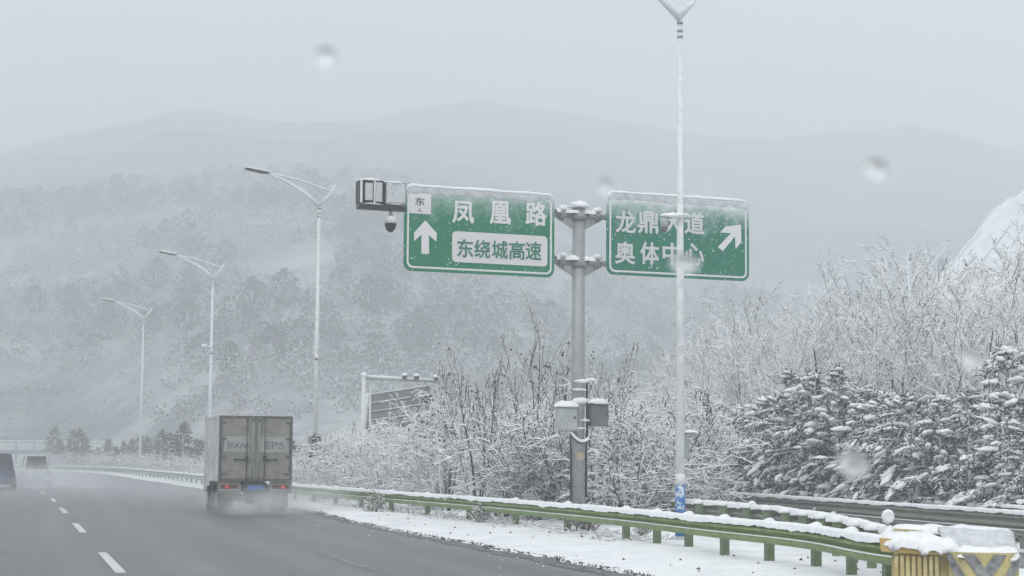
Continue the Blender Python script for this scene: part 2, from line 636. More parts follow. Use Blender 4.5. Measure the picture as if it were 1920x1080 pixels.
EDGE = [(-40, 20.6), (20, 3.9), (30, 1.15), (40, -1.65), (60, -6.6), (80, -11.4), (105, -17.6), (150, -30), (237, -57.5), (300, -92), (400, -165), (700, -420)]
LINE_A = [(-40, 12.3), (30, -6.45), (46, -10.75), (61.3, -14.85), (77, -19.1), (98, -25.1), (130, -34.2), (237, -66), (300, -100), (400, -173), (700, -430)]
RAIL = [(22.5, 5.35), (24.6, 4.95), (28.8, 4.62), (33, 3.62), (38, 2.5), (44, 0.85), (50, -1.0), (60, -4.3), (75, -8.9), (95, -14.0), (122, -20.8), (170, -33.6), (237, -54.5), (300, -88.5), (400, -161)]
MID = [(24.2, 5.5), (31, 5.85), (36, 5.95), (42, 5.65), (51, 4.0), (64, 1.6), (80, -1.6)]
FAR = [(14, 13.5), (30, 11.15), (37, 10.1), (50, 8.1), (67, 5.45), (90, 1.9), (120, -3.0)]


def smooth_x(tab):
    ys = np.array([a for a, b in tab], float)
    xs = np.array([b for a, b in tab], float)
    m = np.gradient(xs, ys)
    def f(y):
        if y <= ys[0]: return xs[0] + m[0] * (y - ys[0])
        if y >= ys[-1]: return xs[-1] + m[-1] * (y - ys[-1])
        i = int(np.searchsorted(ys, y) - 1)
        i = max(0, min(i, len(ys) - 2))
        h = ys[i + 1] - ys[i]
        t = (y - ys[i]) / h
        return float((2*t**3-3*t**2+1)*xs[i] + (t**3-2*t**2+t)*h*m[i] + (-2*t**3+3*t**2)*xs[i+1] + (t**3-t**2)*h*m[i+1])
    return f


edge_x, line_x, rail_x, mid_x, far_x = map(smooth_x, (EDGE, LINE_A, RAIL, MID, FAR))


def fbm(x, y, sc_=1.0, o=4):
    return noise.fractal(Vector((x * sc_, y * sc_, 0.37)), 1.0, 2.0, o)


def sstep(a, b, x):
    t = max(0.0, min(1.0, (x - a) / (b - a)))
    return t * t * (3 - 2 * t)


# crest profiles of the hills: photo column -> height above the plain
CA = [(-400, 400), (0, 392), (200, 380), (400, 362), (560, 352), (700, 365), (850, 410), (1000, 470), (1150, 550), (1300, 585), (1600, 590), (2300, 600)]
CB = [(-500, 380), (-200, 320), (0, 287), (150, 243), (340, 205), (500, 226), (680, 224), (800, 190), (890, 175), (1000, 190), (1150, 220),
      (1300, 240), (1450, 247), (1600, 236), (1740, 228), (1830, 248), (1920, 275), (2100, 330), (2400, 380)]
YA, YB = 540.0, 1180.0


def terr(x, y):
    """height of the ground at x, y"""
    h = -0.04
    px = 960 + x / max(y, 1) * F
    s = x - far_x(min(y, 160))
    if y > 195:
        ea = (866 - interp(CA, px)) / F
        eb = (866 - interp(CB, px)) / F
        n = fbm(x, y, 0.014, 5)
        ys_ = 195 + 118 * sstep(520, 60, px)
        if y < YA:
            u = max(0.0, (y - ys_) / (YA - ys_))
            prof = 0.30 * u + 0.70 * u ** 1.25
            h += (ea * YA + 1.65) * prof * (1 + 0.22 * n * (1 - u)) + 3.0 * n * min(u * 3, 1)
        elif y < YB:
            t = (y - YA) / (YB - YA)
            h += (ea + (eb - ea) * t ** 0.95) * y + 1.65 + 3.0 * n + 10 * n * math.sin(math.pi * t)
        else:
            h += (eb * YB + 1.65 + 3.0 * n + 2.0 * fbm(x, 5, 0.07, 4)) * (1 - 0.5 * sstep(1, 1.6, y / YB))
    # cutting on the right of the exit ramp
    if y < 190:
        k = sstep(135, 86, y)
        e = max(0.0, s - 12.5)
        hh = min(1.35 * e, 14.6 + 0.1 * e) + 0.10 * min(5.0, max(0.0, s - 6))
        hh = hh + (1.1 * fbm(x, y, 0.14, 3) + 0.7 * abs(fbm(x + 40, y, 0.35, 4))) * min(1, e / 3)
        h += hh * k
    return h


# ------------------------------------------------------------------ ground, road, snow verge
def grid(xs, ys, fz):
    V = np.array([(x, y, fz(x, y)) for y in ys for x in xs], np.float32)
    nx, ny = len(xs), len(ys)
    i = np.arange(ny - 1)[:, None] * nx + np.arange(nx - 1)[None]
    Q = np.stack([i, i + 1, i + nx + 1, i + nx], -1).reshape(-1, 4)
    return V, Q


rng = np.random.default_rng(7)

# snowfield: near part
V, Q = grid(np.concatenate([np.linspace(-700, -60, 17)[:-1], np.linspace(-60, 12, 40)[:-1], np.linspace(12, 60, 90), np.linspace(60, 500, 12)[1:]]),
            np.concatenate([np.linspace(-60, 10, 8)[:-1], np.linspace(10, 52, 22)[:-1], np.linspace(52, 136, 110)[:-1], np.linspace(136, 200, 30)]), terr)
tag(link('snow_ground', mesh_np('snow_ground', V, Q, [M['snow']], smooth=True)), 'flat snow covered ground beside the road and up the cutting', kind='structure')


def m_hill():
    m, nt, s = new_mat('hillside')
    v = pos_coord(nt)
    a = nnoise(nt, 0.035, 6, 0.62, v)
    b = nnoise(nt, 0.35, 5, 0.7, v)
    sep = nt.nodes.new('ShaderNodeSeparateXYZ')
    nt.links.new(v, sep.inputs[0])
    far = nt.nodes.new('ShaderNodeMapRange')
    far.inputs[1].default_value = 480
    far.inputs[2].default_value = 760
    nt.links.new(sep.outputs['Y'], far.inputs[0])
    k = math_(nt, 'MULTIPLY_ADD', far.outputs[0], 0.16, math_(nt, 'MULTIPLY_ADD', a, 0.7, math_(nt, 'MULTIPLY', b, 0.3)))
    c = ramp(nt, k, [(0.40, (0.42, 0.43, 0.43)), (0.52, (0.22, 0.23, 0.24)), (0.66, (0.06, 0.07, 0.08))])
    nt.links.new(c, s.inputs['Base Color'])
    s.inputs['Roughness'].default_value = 0.95
    s.inputs['Specular IOR Level'].default_value = 0.1
    return m


M['hillside'] = m_hill()
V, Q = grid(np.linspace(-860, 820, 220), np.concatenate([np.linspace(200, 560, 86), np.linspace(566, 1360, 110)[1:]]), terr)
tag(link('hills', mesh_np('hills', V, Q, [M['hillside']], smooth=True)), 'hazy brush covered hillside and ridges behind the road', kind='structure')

# road sheet
ys = np.concatenate([np.linspace(-30, 20, 12)[:-1], np.linspace(20, 120, 101)[:-1], np.linspace(120, 600, 121)])
V, Q = [], []
for i, y in enumerate(ys):
    e = edge_x(y)
    for k, dx in enumerate((-24.0, -16, -8, -2, 0.9)):
        V.append((e + dx, y, 0.0))
for i in range(len(ys) - 1):
    for k in range(4):
        a = i * 5 + k
        Q.append((a, a + 1, a + 6, a + 5))
_me = mesh_np('road', V, Q, [M['asphalt']])
_uv = _me.uv_layers.new(name='lane')
_L = np.array([((-24.0, -16, -8, -2, 0.9)[i % 5], V[i][1]) for i in np.asarray(Q).ravel()], np.float32)
_uv.data.foreach_set('uv', _L.ravel())
road = tag(link('road', _me), 'wet dark asphalt carriageway curving away to the left', kind='structure')

# lane dashes
def dash(tab_f, y0, y1, w_, mat, name='lane_marking', n=4):
    mb = MB()
    vs = []
    for i in range(n + 1):
        y = y0 + (y1 - y0) * i / n
        x = tab_f(y)
        vs += [(x - w_ / 2, y, 0.004), (x + w_ / 2, y, 0.004)]
    mb.add(vs, [(2 * i, 2 * i + 1, 2 * i + 3, 2 * i + 2) for i in range(n)])
    o = mb.build(name, mat, road)
    return o


for k in range(-1, 14):
    y0 = 27.0 + 14.55 * k
    dash(line_x, y0, y0 + 5.8, 0.16, M['paint_line'])
    dash(lambda y: line_x(y) + 3.9, y0 + 1.0, y0 + 6.3, 0.13, M['paint_worn'])
    dash(lambda y: line_x(y) - 3.9, y0 + 3.0, y0 + 8.8, 0.15, M['paint_line'])

# slushy shoulder strip with an irregular lip and the snow verge behind it
def verge():
    V, Q = [], []
    ys = []
    y = 12.0
    while y < 400:
        ys.append(y)
        y += 0.10 if y < 60 else (0.4 if y < 120 else 2.0)
    offs = [0.0, 0.05, 0.16, 0.5, 1.1, 2.0, 3.2, 4.5, 6.5]
    for y in ys:
        e = edge_x(y)
        j = 0.28 * fbm(y * 1.0, 1.3, 0.35, 3) + 0.12 * fbm(y, 7.7, 2.2, 4)
        for k, o in enumerate(offs):
            x = e + j * max(0, 1 - o / 1.2) + o
            if k == 0: z = 0.0045
            elif k == 1: z = 0.028 + 0.015 * fbm(x, y, 6, 2)
            elif k == 2: z = 0.045 + 0.03 * fbm(x, y, 4, 3)
            else: z = 0.06 + (0.035 * fbm(x, y, 1.6, 4) + 0.025 * fbm(x, y, 5, 3)) + 0.05 * fbm(x, y, 0.4, 2)
            V.append((x, y, z))
    n = len(offs)
    for i in range(len(ys) - 1):
        for k in range(n - 1):
            a = i * n + k
            Q.append((a, a + 1, a + n + 1, a + n))
    return V, Q


V, Q = verge()
tag(link('snow_verge', mesh_np('snow_verge', V, Q, [M['verge']], smooth=True)), 'white snow verge between the wet asphalt and the green guardrail', kind='structure')
# dirty slush band on the asphalt along the lip
V, Q = [], []
ys = np.arange(14, 64, 0.2)
for y in ys:
    e = edge_x(y)
    wdt = 0.30 + 0.25 * sstep(46, 26, y) + 0.12 * fbm(y, 3.3, 1.0, 3)
    V += [(e - wdt + 0.10 * fbm(y, 9, 3, 3), y, 0.008), (e + 0.4, y, 0.008)]
for i in range(len(ys) - 1):
    Q.append((2 * i, 2 * i + 1, 2 * i + 3, 2 * i + 2))


def m_slushband():
    m, nt, s = new_mat('slush_band')
    v = pos_coord(nt)
    f = nnoise(nt, 5, 6, 0.75, v)
    nt.links.new(ramp(nt, f, [(0.40, (0.035, 0.035, 0.035)), (0.56, (0.10, 0.10, 0.10)), (0.72, (0.45, 0.455, 0.46))]), s.inputs['Base Color'])
    s.inputs['Roughness'].default_value = 0.5
    return m


tag(link('slush', mesh_np('slush', V, Q, [m_slushband()])), 'dark slush strip with grit along the snow edge of the asphalt', kind='structure')
# grit and snow crumbs
cr_v, cr_f = [], []
def crumbs(n, fpos, rmin, rmax, mat, name, label):
    V, Q = [], []
    for i in range(n):
        x, y, z = fpos()
        r = random.uniform(rmin, rmax)
        b = len(V)
        a = random.random() * 6.28
        pts = [(math.cos(a + t) * r * random.uniform(.7, 1.2), math.sin(a + t) * r * random.uniform(.7, 1.2), 0) for t in (0, 2.1, 4.2)]
        V += [(x + p[0], y + p[1], z - r * .2) for p in pts] + [(x, y, z + r * random.uniform(.5, 1))]
        Q += [(b, b + 1, b + 3), (b + 1, b + 2, b + 3), (b + 2, b, b + 3)]
    return tag(link(name, mesh_np(name, V, Q, [mat])), label, kind='stuff')


random.seed(3)
def p1():
    y = random.uniform(20, 62)
    return edge_x(y) + random.gauss(0.06, 0.10) + 0.28 * fbm(y, 1.3, 0.35, 3), y, 0.03
crumbs(1500, p1, 0.010, 0.034, M['rubber'], 'road_grit', 'dark grit and frozen dirt thrown along the snow lip')
def p2():
    y = random.uniform(20, 60)
    return edge_x(y) - abs(random.gauss(0, 0.8)) - 0.1, y, 0.006
crumbs(160, p2, 0.006, 0.022, M['snow'], 'snow_crumbs', 'white snow crumbs scattered on the wet asphalt near the verge')
def p3():
    y = random.uniform(20, 62)
    return random.uniform(edge_x(y) + .3, rail_x(y) + 2), y, 0.06
crumbs(130, p3, 0.01, 0.05, M['leaf_brown'], 'leaf_debris', 'brown leaf scraps lying on the snow verge')

M['ramp'] = m_plain('slushy_asphalt', (0.055, 0.057, 0.06), (0.22, 0.225, 0.23), 0.35, 0.5)
# exit ramp surface
V, Q = [], []
ys = np.arange(10, 125, 2.0)
for y in ys:
    a, b = mid_x(max(y, 24)) + 1.0, far_x(y) - 0.6
    V += [(a + (b - a) * t, y, 0.012) for t in (0, .5, 1)]
for i in range(len(ys) - 1):
    for k in range(2):
        a = i * 3 + k
        Q.append((a, a + 1, a + 4, a + 3))
tag(link('ramp_road', mesh_np('ramp_road', V, Q, [M['ramp']])), 'wet slushy exit ramp between the two grey rails', kind='structure')


# ------------------------------------------------------------------ haze
HAZE = 0.0025
hz = MB().box(-900, 860, -70, 1400, -1.2, 310).build('haze', None if False else M['snow'])
m = bpy.data.materials.new('haze')
m.use_nodes = True
m.node_tree.nodes.clear()
pv = m.node_tree.nodes.new('ShaderNodeVolumePrincipled')
pv.inputs['Color'].default_value = (0.93, 0.965, 0.99, 1)
pv.inputs['Density'].default_value = HAZE
pv.inputs['Anisotropy'].default_value = 0.0
ou = m.node_tree.nodes.new('ShaderNodeOutputMaterial')
m.node_tree.links.new(pv.outputs[0], ou.inputs['Volume'])
hz.data.materials.clear()
hz.data.materials.append(m)
tag(hz, 'pale snowy haze over the whole valley', kind='stuff')


def spray(name, c, r, dens, label, seed=0.0, rot=0):
    mb = MB().blob((0, 0, 0), r, seed, 16, 10, 0.1)
    o = mb.build(name, M['snow'])
    o.location = c
    o.rotation_euler = (0, 0, rot)
    m = bpy.data.materials.new('spray')
    m.use_nodes = True
    t = m.node_tree
    t.nodes.clear()
    pv = t.nodes.new('ShaderNodeVolumePrincipled')
    pv.inputs['Color'].default_value = (0.93, 0.95, 0.97, 1)
    v = obj_coord(t)
    ln = t.nodes.new('ShaderNodeVectorMath')
    ln.operation = 'DIVIDE'
    ln.inputs[1].default_value = r
    t.links.new(v, ln.inputs[0])
    l2 = t.nodes.new('ShaderNodeVectorMath')
    l2.operation = 'LENGTH'
    t.links.new(ln.outputs[0], l2.inputs[0])
    fall = t.nodes.new('ShaderNodeMapRange')
    fall.interpolation_type = 'SMOOTHSTEP'
    fall.inputs[1].default_value = 1.0
    fall.inputs[2].default_value = 0.15
    t.links.new(l2.outputs['Value'], fall.inputs[0])
    n = nnoise(t, 1.3, 5, 0.7, v)
    nr = t.nodes.new('ShaderNodeMapRange')
    nr.inputs[1].default_value = 0.36
    nr.inputs[2].default_value = 0.68
    nr.inputs[3].default_value = 0.12
    nr.inputs[4].default_value = dens * 1.7 / dens
    t.links.new(n, nr.inputs[0])
    d = math_(t, 'MULTIPLY', fall.outputs[0], math_(t, 'MULTIPLY', nr.outputs[0], dens))
    t.links.new(d, pv.inputs['Density'])
    ou = t.nodes.new('ShaderNodeOutputMaterial')
    t.links.new(pv.outputs[0], ou.inputs['Volume'])
    o.data.materials.clear()
    o.data.materials.append(m)
    return tag(o, label, kind='stuff')


# ------------------------------------------------------------------ guardrails
WBEAM = [(0.00, 0.00), (-0.01, 0.015), (-0.085, 0.07), (-0.085, 0.105), (-0.005, 0.15), (-0.005, 0.165), (-0.085, 0.21), (-0.085, 0.245), (-0.01, 0.30), (0.0, 0.315)]
THRIE = [(0.00, 0.00), (-0.01, 0.012), (-0.08, 0.055), (-0.08, 0.09), (-0.005, 0.13), (-0.005, 0.155), (-0.08, 0.20), (-0.08, 0.235), (-0.005, 0.28), (-0.005, 0.305), (-0.08, 0.35), (-0.08, 0.385), (-0.01, 0.44), (0.0, 0.455)]


def sweep(fx, ys, prof, z0, thick=0.012, side=1):
    """closed thin profile swept along x=fx(y); side=+1 puts the ribs towards -x"""
    cs = [(side * a, b) for a, b in prof] + [(side * (a + thick), b) for a, b in reversed(prof)]
    n = len(cs)
    V, Q = [], []
    for y in ys:
        sl = (fx(y + 0.5) - fx(y - 0.5))
        nrm = Vector((1, -sl, 0)).normalized()
        for a, b in cs:
            V.append((fx(y) + nrm.x * a, y + nrm.y * a, z0 + b))
    for i in range(len(ys) - 1):
        for k in range(n):
            a, b = i * n + k, i * n + (k + 1) % n
            Q.append((a, a + n, b + n, b) if side > 0 else (a, b, b + n, a + n))
    return V, Q


def snow_ridge(fx, ys, off, halfw, z0, hgt, seed, droop=0.06):
    V, Q = [], []
    n = 9
    for y in ys:
        sl = (fx(y + 0.5) - fx(y - 0.5))
        nrm = Vector((1, -sl, 0)).normalized()
        hh = hgt * (1 + 0.16 * fbm(y, seed, 0.5, 3) + 0.12 * fbm(y, seed + 5, 3.0, 3))
        ww = halfw * (1 + 0.12 * fbm(y, seed + 9, 1.1, 3))
        dr = droop * (0.55 + 0.5 * fbm(y, seed + 3, 1.2, 3) + 0.35 * fbm(y, seed + 6, 5, 3))
        for k in range(n):
            t = math.pi * k / (n - 1)
            a = off - ww * math.cos(t)
            z = z0 + hh * math.sin(t) ** 0.7 if 0 < k < n - 1 else z0 - dr
            V.append((fx(y) + nrm.x * a, y + nrm.y * a, z))
    for i in range(len(ys) - 1):
        for k in range(n - 1):
            a = i * n + k
            Q.append((a, a + n, a + n + 1, a + 1))
    return V, Q


def guardrail(name, label, fx, y0, y1, prof, zb, mat_b, mat_p, spacing, post_h, side, snow_h=0.11, snow_w=0.10, seed=1, post_off=0.17, caps=True):
    t = thing(name, label, 'guardrail', (0, 0, 0))
    y, i = y0, 0
    post_me = None
    while y < y1:
        step = spacing(y)
        ye = min(y + step, y1)
        m_ = 5 if y < 130 else 2
        V, Q = sweep(fx, np.linspace(y, ye, m_ + 1), prof, zb, side=side)
        link('beam', mesh_np('beam', V, Q, [mat_b]), t)
        if post_me is None:
            mb = MB()
            mb.box(-0.065, 0.065, -0.075, -0.065, 0, post_h).box(-0.065, 0.065, 0.065, 0.075, 0, post_h).box(-0.065, -0.055, -0.064, 0.064, 0, post_h).box(0.055, 0.065, -0.064, 0.064, 0, post_h)
            mb.box(-0.055, 0.055, -0.064, 0.064, post_h - 0.02, post_h - 0.01)
            p = mb.build('post', mat_p, t)
            b = MB().box(-0.16, -0.072, -0.05, 0.05, post_h - 0.30, post_h - 0.04).build('spacer_block', mat_p, p)
            c = MB().blob((0, 0, post_h), (0.12, 0.12, 0.10), seed, 10, 6, 0.15, -0.02).build('snow_cap', M['snow_cap'], p) if caps else None
            post_me = p
        else:
            p = copy_tree(post_me, t)
        sl = fx(y + .5) - fx(y - .5)
        ang = -math.atan(sl)
        nrm = Vector((1, -sl, 0)).normalized()
        p.location = (fx(y) + side * nrm.x * post_off, y + side * nrm.y * post_off, 0)
        p.rotation_euler = (0, 0, ang + (0 if side > 0 else math.pi))
        y = ye
        i += 1
    ys = np.concatenate([np.arange(y0, min(y1, 90), 0.12), np.arange(90, y1, 1.2)]) if y1 > 90 else np.arange(y0, y1, 0.12)
    top = zb + prof[-1][1]
    V, Q = snow_ridge(fx, ys, side * -0.02, snow_w, top - 0.005, snow_h, seed)
    link('snow_ridge', mesh_np('snow_ridge', V, Q, [M['snow_cap']], smooth=True), t)
    # thin snow lying on the lower rib
    V, Q = snow_ridge(fx, ys, side * -0.065, 0.035, zb + 0.115, 0.018, seed + 20, 0.0)
    link('snow_line', mesh_np('snow_line', V, Q, [M['snow_cap']], smooth=True), t)
    return t


guardrail('guardrail', 'long green guardrail with thick snow along its top beside the verge', rail_x, 22.9, 310,
          WBEAM, 0.34, M['rail_green'], M['post_green'], lambda y: 2.0 if y < 38 else 4.0, 0.66, 1, seed=1, snow_h=0.075)
guardrail('guardrail', 'snowy ramp guardrail seen from behind its posts, between the green rail and the grey rail', mid_x, 24.6, 78,
          WBEAM, 0.34, M['rail_grey'], M['post_green'], lambda y: 2.0, 0.66, -1, seed=11, snow_h=0.09, post_off=0.17)
guardrail('guardrail', 'dull grey deep guardrail on the far side of the exit ramp, before the evergreens', far_x, 16, 118,
          THRIE, 0.27, M['rail_grey'], M['rail_grey'], lambda y: 3.0, 0.72, 1, seed=23, snow_h=0.06, snow_w=0.08, caps=False)
far2 = smooth_x([(a, b + 1.6) for a, b in FAR])
guardrail('guardrail', 'second thin snow lined guardrail just behind the dull grey one at the shrubs', far2, 22, 100,
          WBEAM, 0.44, M['rail_grey'], M['rail_grey'], lambda y: 4.0, 0.76, 1, seed=31, snow_h=0.05, snow_w=0.07, caps=False)

# round reflectors plastered with snow on the ramp rail
for i, (px, py, yy, lb) in enumerate(((1441, 948, 42.6, 'round reflector disc buried in snow, the further one on the ramp rail'),
                                      (1615, 968, 27.9, 'round reflector disc buried in snow, the one nearer the yellow crash cushion'))):
    x = mid_x(yy) - 0.02
    top = at(px, py, yy).z
    t = thing('reflector', lb, 'reflector', (x, yy, 0.62), 0, 'snowed over reflectors on the ramp rail')
    MB().tube([(0, 0, 0), (0, 0, top - 0.62)], 0.02, 8).build('stalk', M['galv'], t)
    MB().blob((0, 0, top - 0.62), (0.10, 0.06, 0.11), i + 3, 12, 8, 0.06).build('snow_cap', M['snow_cap'], t)
    MB().tube([(0, -0.07, top - 0.62), (0, -0.055, top - 0.62)], 0.07, 14).build('disc', M['white_trim'], t)


# ------------------------------------------------------------------ crash cushion
cc = thing('crash_cushion', 'faded yellow crash cushion with chevrons under a slab of snow at the gore', 'crash cushion', (X_at(1781, 21.6), 21.6, 0), R(-12))
hw = 0.68
mb = MB()
for i in range(8):                                   # ribbed left bay
    x0 = -hw + 0.03 + i * 0.066
    mb.prism([(x0, 0.10), (x0 + 0.048, 0.10), (x0 + 0.048, 0.60), (x0, 0.60)], -0.045, 0.0)
mb.build('ribbed_panel', M['yellow'], cc, 0.01)
MB().box(-hw, 0.02, 0.002, 0.05, 0.08, 0.60).build('back_plate', M['yellow_dirty'], cc)
MB().prism([(-hw - 0.12, 0.64), (-0.1, 0.606), (0.02, 0.56), (0.13, 0.42), (0.15, 0.48), (0.05, 0.70), (-0.12, 0.76), (-hw - 0.14, 0.80)], -0.09, 0.03).build('top_lip', M['orange_metal'], cc, 0.012)
# nose: curved board on the right carrying the chevrons
def nose_pt(u, z):
    a = R(-68 + 136 * u)
    return (0.36 + 0.42 * math.sin(a) , -0.06 - 0.30 * math.cos(a), z)
vs, fs = [], []
for i in range(17):
    for z in (0.08, 0.66):
        vs.append(nose_pt(i / 16, z))
for i in range(17):
    for z in (0.08, 0.66):
        p = nose_pt(i / 16, z)
        vs.append((p[0], p[1] + 0.03, p[2]))
for i in range(16):
    fs += [(2 * i, 2 * i + 2, 2 * i + 3, 2 * i + 1), (34 + 2 * i, 34 + 2 * i + 1, 34 + 2 * i + 3, 34 + 2 * i + 2), (2 * i + 1, 2 * i + 3, 34 + 2 * i + 3, 34 + 2 * i + 1)]
nose = MB().add(vs, fs, True).build('nose', M['yellow_dirty'], cc)
for sgn in (0, 1):
    for k in range(2):
        # bands that slant down towards the middle, forming a V
        u0 = (-0.06 + k * 0.30) if sgn == 0 else (1.06 - k * 0.30)
        dirn = 1 if sgn == 0 else -1
        vs, fs = [], []
        for i in range(17):
            t = i / 16
            u = u0 + dirn * (0.26 * t)
            z = 0.64 - 0.34 * t
            for wd in (0, 0.15):
                p = nose_pt(u + dirn * wd, z)
                a_ = R(-68 + 136 * (u + dirn * wd))
                vs.append((p[0] + 0.012 * math.sin(a_), p[1] - 0.012 * math.cos(a_), p[2]))
        for i in range(16):
            fs.append((2 * i, 2 * i + 1, 2 * i + 3, 2 * i + 2))
        MB().add(vs, fs, True).build('stripe', M['chevron'], nose)
MB().box(-hw + 0.02, hw + 0.06, 0.10, 2.4, 0.08, 0.60).build('body', M['yellow_dirty'], cc, 0.02)
MB().prism([(-hw + 0.02, 0.62), (hw + 0.04, 0.60), (hw + 0.06, 0.84), (-hw + 0.02, 0.90)], 0.25, 0.34).build('end_board', M['yellow_dirty'], cc, 0.01)
# snow on it
def snow_sheet(name, p00, p10, p11, p01, nx, ny, amp, thick, parent, seed, mat='snow_cap'):
    vs, fs = [], []
    P = [Vector(q) for q in (p00, p10, p11, p01)]
    for layer in (0, 1):
        for j in range(ny + 1):
            for i in range(nx + 1):
                u, v = i / nx, j / ny
                p = (P[0] * (1 - u) + P[1] * u) * (1 - v) + (P[3] * (1 - u) + P[2] * u) * v
                if layer == 0:
                    ed = min(u, 1 - u, v, 1 - v) * 6
                    edge_n = amp * fbm(p.x * 6 + seed, p.y * 6 + p.z * 6, 1, 5)
                    p = p + Vector((edge_n * 0.6, -thick * 0.35 * min(1, ed) + edge_n * .5, thick * min(1, ed) ** 0.5 + edge_n))
                    if v < 0.01 : p += Vector((0, 0, -abs(amp) * 2.0 * abs(fbm(p.x * 4, seed, 1, 3))))
                vs.append(p)
    n1 = (nx + 1) * (ny + 1)
    for j in range(ny):
        for i in range(nx):
            a = j * (nx + 1) + i
            fs.append((a, a + 1, a + nx + 2, a + nx + 1))
            fs.append((n1 + a, n1 + a + nx + 1, n1 + a + nx + 2, n1 + a + 1))
    for i in range(nx):
        fs.append((i, n1 + i, n1 + i + 1, i + 1))
        a = ny * (nx + 1) + i
        fs.append((a, a + 1, n1 + a + 1, n1 + a))
    for j in range(ny):
        a = j * (nx + 1)
        fs.append((a, a + nx + 1, n1 + a + nx + 1, n1 + a))
        a += nx
        fs.append((a, n1 + a, n1 + a + nx + 1, a + nx + 1))
    return MB().add(vs, fs, True).build(name, M[mat], parent)


snow_sheet('snow_slab', (-0.08, 0.02, 0.69), (hw + 0.08, -0.06, 0.63), (hw + 0.03, 0.24, 0.88), (-0.14, 0.24, 0.93), 34, 16, 0.028, 0.04, cc, 2, 'crust')
snow_sheet('snow_slab', (-hw, 0.20, 0.86), (hw + 0.04, 0.18, 0.84), (hw + 0.04, 0.9, 0.86), (-hw, 0.9, 0.91), 26, 6, 0.03, 0.05, cc, 4)
snow_sheet('snow_drift', (-hw - 0.1, -0.10, 0.72), (0.12, -0.20, 0.64), (0.04, 0.12, 0.80), (-hw - 0.1, 0.12, 0.82), 22, 10, 0.05, 0.07, cc, 6)
snow_sheet('snow_drift', (0.06, -0.34, 0.60), (0.76, -0.26, 0.60), (0.74, 0.05, 0.70), (0.08, 0.05, 0.72), 20, 8, 0.03, 0.04, cc, 8)


# ------------------------------------------------------------------ lamp posts
def beyond_rail(px, off):
    """point off metres to the right of the green rail, near photo column px"""
    Y = 40.0
    while rail_x(Y) + off > X_at(px, Y) and Y < 285:
        Y += 0.5
    return max(X_at(px, Y), rail_x(Y) + off), Y


def lamp_post(loc, label, base_wrap=True):
    H = 10.35
    t = thing('street_lamp', label, 'street lamp', loc, 0, 'white street lamps behind the guardrail')
    mb = MB()
    mb.tube([(0, 0, 0.02), (0, 0, H + 0.35)], [0.104, 0.044], 16)
    mb.build('pole', M['lamp_white'], t)
    MB().box(-0.2, 0.2, -0.2, 0.2, 0.0, 0.025).build('base_plate', M['galv'], t)
    for z in (H - 0.12, H, H + 0.17):
        MB().tube([(0, 0, z - 0.02), (0, 0, z + 0.02)], 0.066, 16).build('collar', M['galv'], t)
    if base_wrap:
        w1 = MB()
        w1.tube([(0, 0, 0.12), (0, 0, 1.14)], [0.107, 0.102], 16).build('blue_wrap', M['blue'], t)
        w2 = MB().tube([(0, 0, 1.14), (0, 0, 1.36)], [0.1035, 0.102], 16).build('white_wrap', M['white_trim'], t)
    # arm frame: x is towards the road (negative X), in the plane square to the road
    fk = MB()
    fk.tube([(0, 0, H + 0.3), (0.30, 0, H + 0.62), (0.56, 0, H + 1.05)], [0.062, 0.052, 0.045], 8)
    fk.build('short_arm', M['lamp_white'], t)
    low = MB().tube([(0, 0, H + 0.25), (-0.38, 0, H + 0.60), (-0.85, 0, H + 0.93), (-1.35, 0, H + 1.20), (-1.85, 0, H + 1.37)], [0.075, 0.066, 0.06, 0.052, 0.045], 8).build('lower_arm', M['lamp_white'], t)
    up = MB().tube([(0.44, 0, H + 0.86), (0.34, 0, H + 0.84), (-0.2, 0, H + 1.03), (-0.9, 0, H + 1.24), (-1.85, 0, H + 1.40)], 0.042, 8).build('upper_arm', M['lamp_white'], t)
    MB().prism([(0.05, H + 0.26), (-0.05, H + 0.42), (-0.45, H + 0.78), (-0.95, H + 1.06), (-1.3, H + 1.20), (-0.95, H + 0.95), (-0.45, H + 0.58), (-0.06, H + 0.20)], -0.015, 0.015).build('arm_blade', M['lamp_white'], t)
    hd = MB()
    hd.prism([(-1.80, H + 1.37), (-2.05, H + 1.375), (-2.62, H + 1.49), (-2.66, H + 1.52), (-2.62, H + 1.545), (-2.0, H + 1.45), (-1.80, H + 1.42)], -0.13, 0.13)
    h = hd.build('lamp_head', M['dark'], t, 0.01)
    s = MB().prism([(-1.82, H + 1.425), (-2.0, H + 1.455), (-2.62, H + 1.55), (-2.6, H + 1.62), (-2.0, H + 1.53), (-1.82, H + 1.48)], -0.15, 0.15).build('snow_cap', M['snow_cap'], h)
    s2 = MB().tube([(0.53, 0, H + 1.03), (0.30, 0, H + 0.67)], 0.03, 6)
    return t


ROADANG = R(15)
l1 = lamp_post((X_at(1275.5, 38.2), 38.2, 0.03), 'tall white lamp post with blue wrapped foot, in front of the right sign panel')
l1.rotation_euler = (0, 0, ROADANG)
lamps = [l1]
lamp_y = {}
for (px, yy, lb) in ((590, 64.5, 'white lamp post with open triangular arm between the truck and the green sign'),
                     (391, 90.5, 'hazy white lamp post whose foot the truck hides, a small camera half way up'),
                     (262, 117.5, 'faint white lamp post furthest away, left of the truck')):
    c = copy_tree(l1)
    lx_, ly_ = beyond_rail(px, 2.6)
    c.location = (lx_, ly_, 0)
    k_ = ly_ / yy
    c.scale = (k_, k_, (CAM_H + (10.35 - CAM_H) * k_) / 10.35)
    lamp_y[px] = ly_
    c['label'] = lb
    lamps.append(c)
    for q in list(c.children):
        if q.name.startswith(('blue_wrap', 'white_wrap')):
            bpy.data.objects.remove(q)
l1.scale = (1, 1, 1.035)
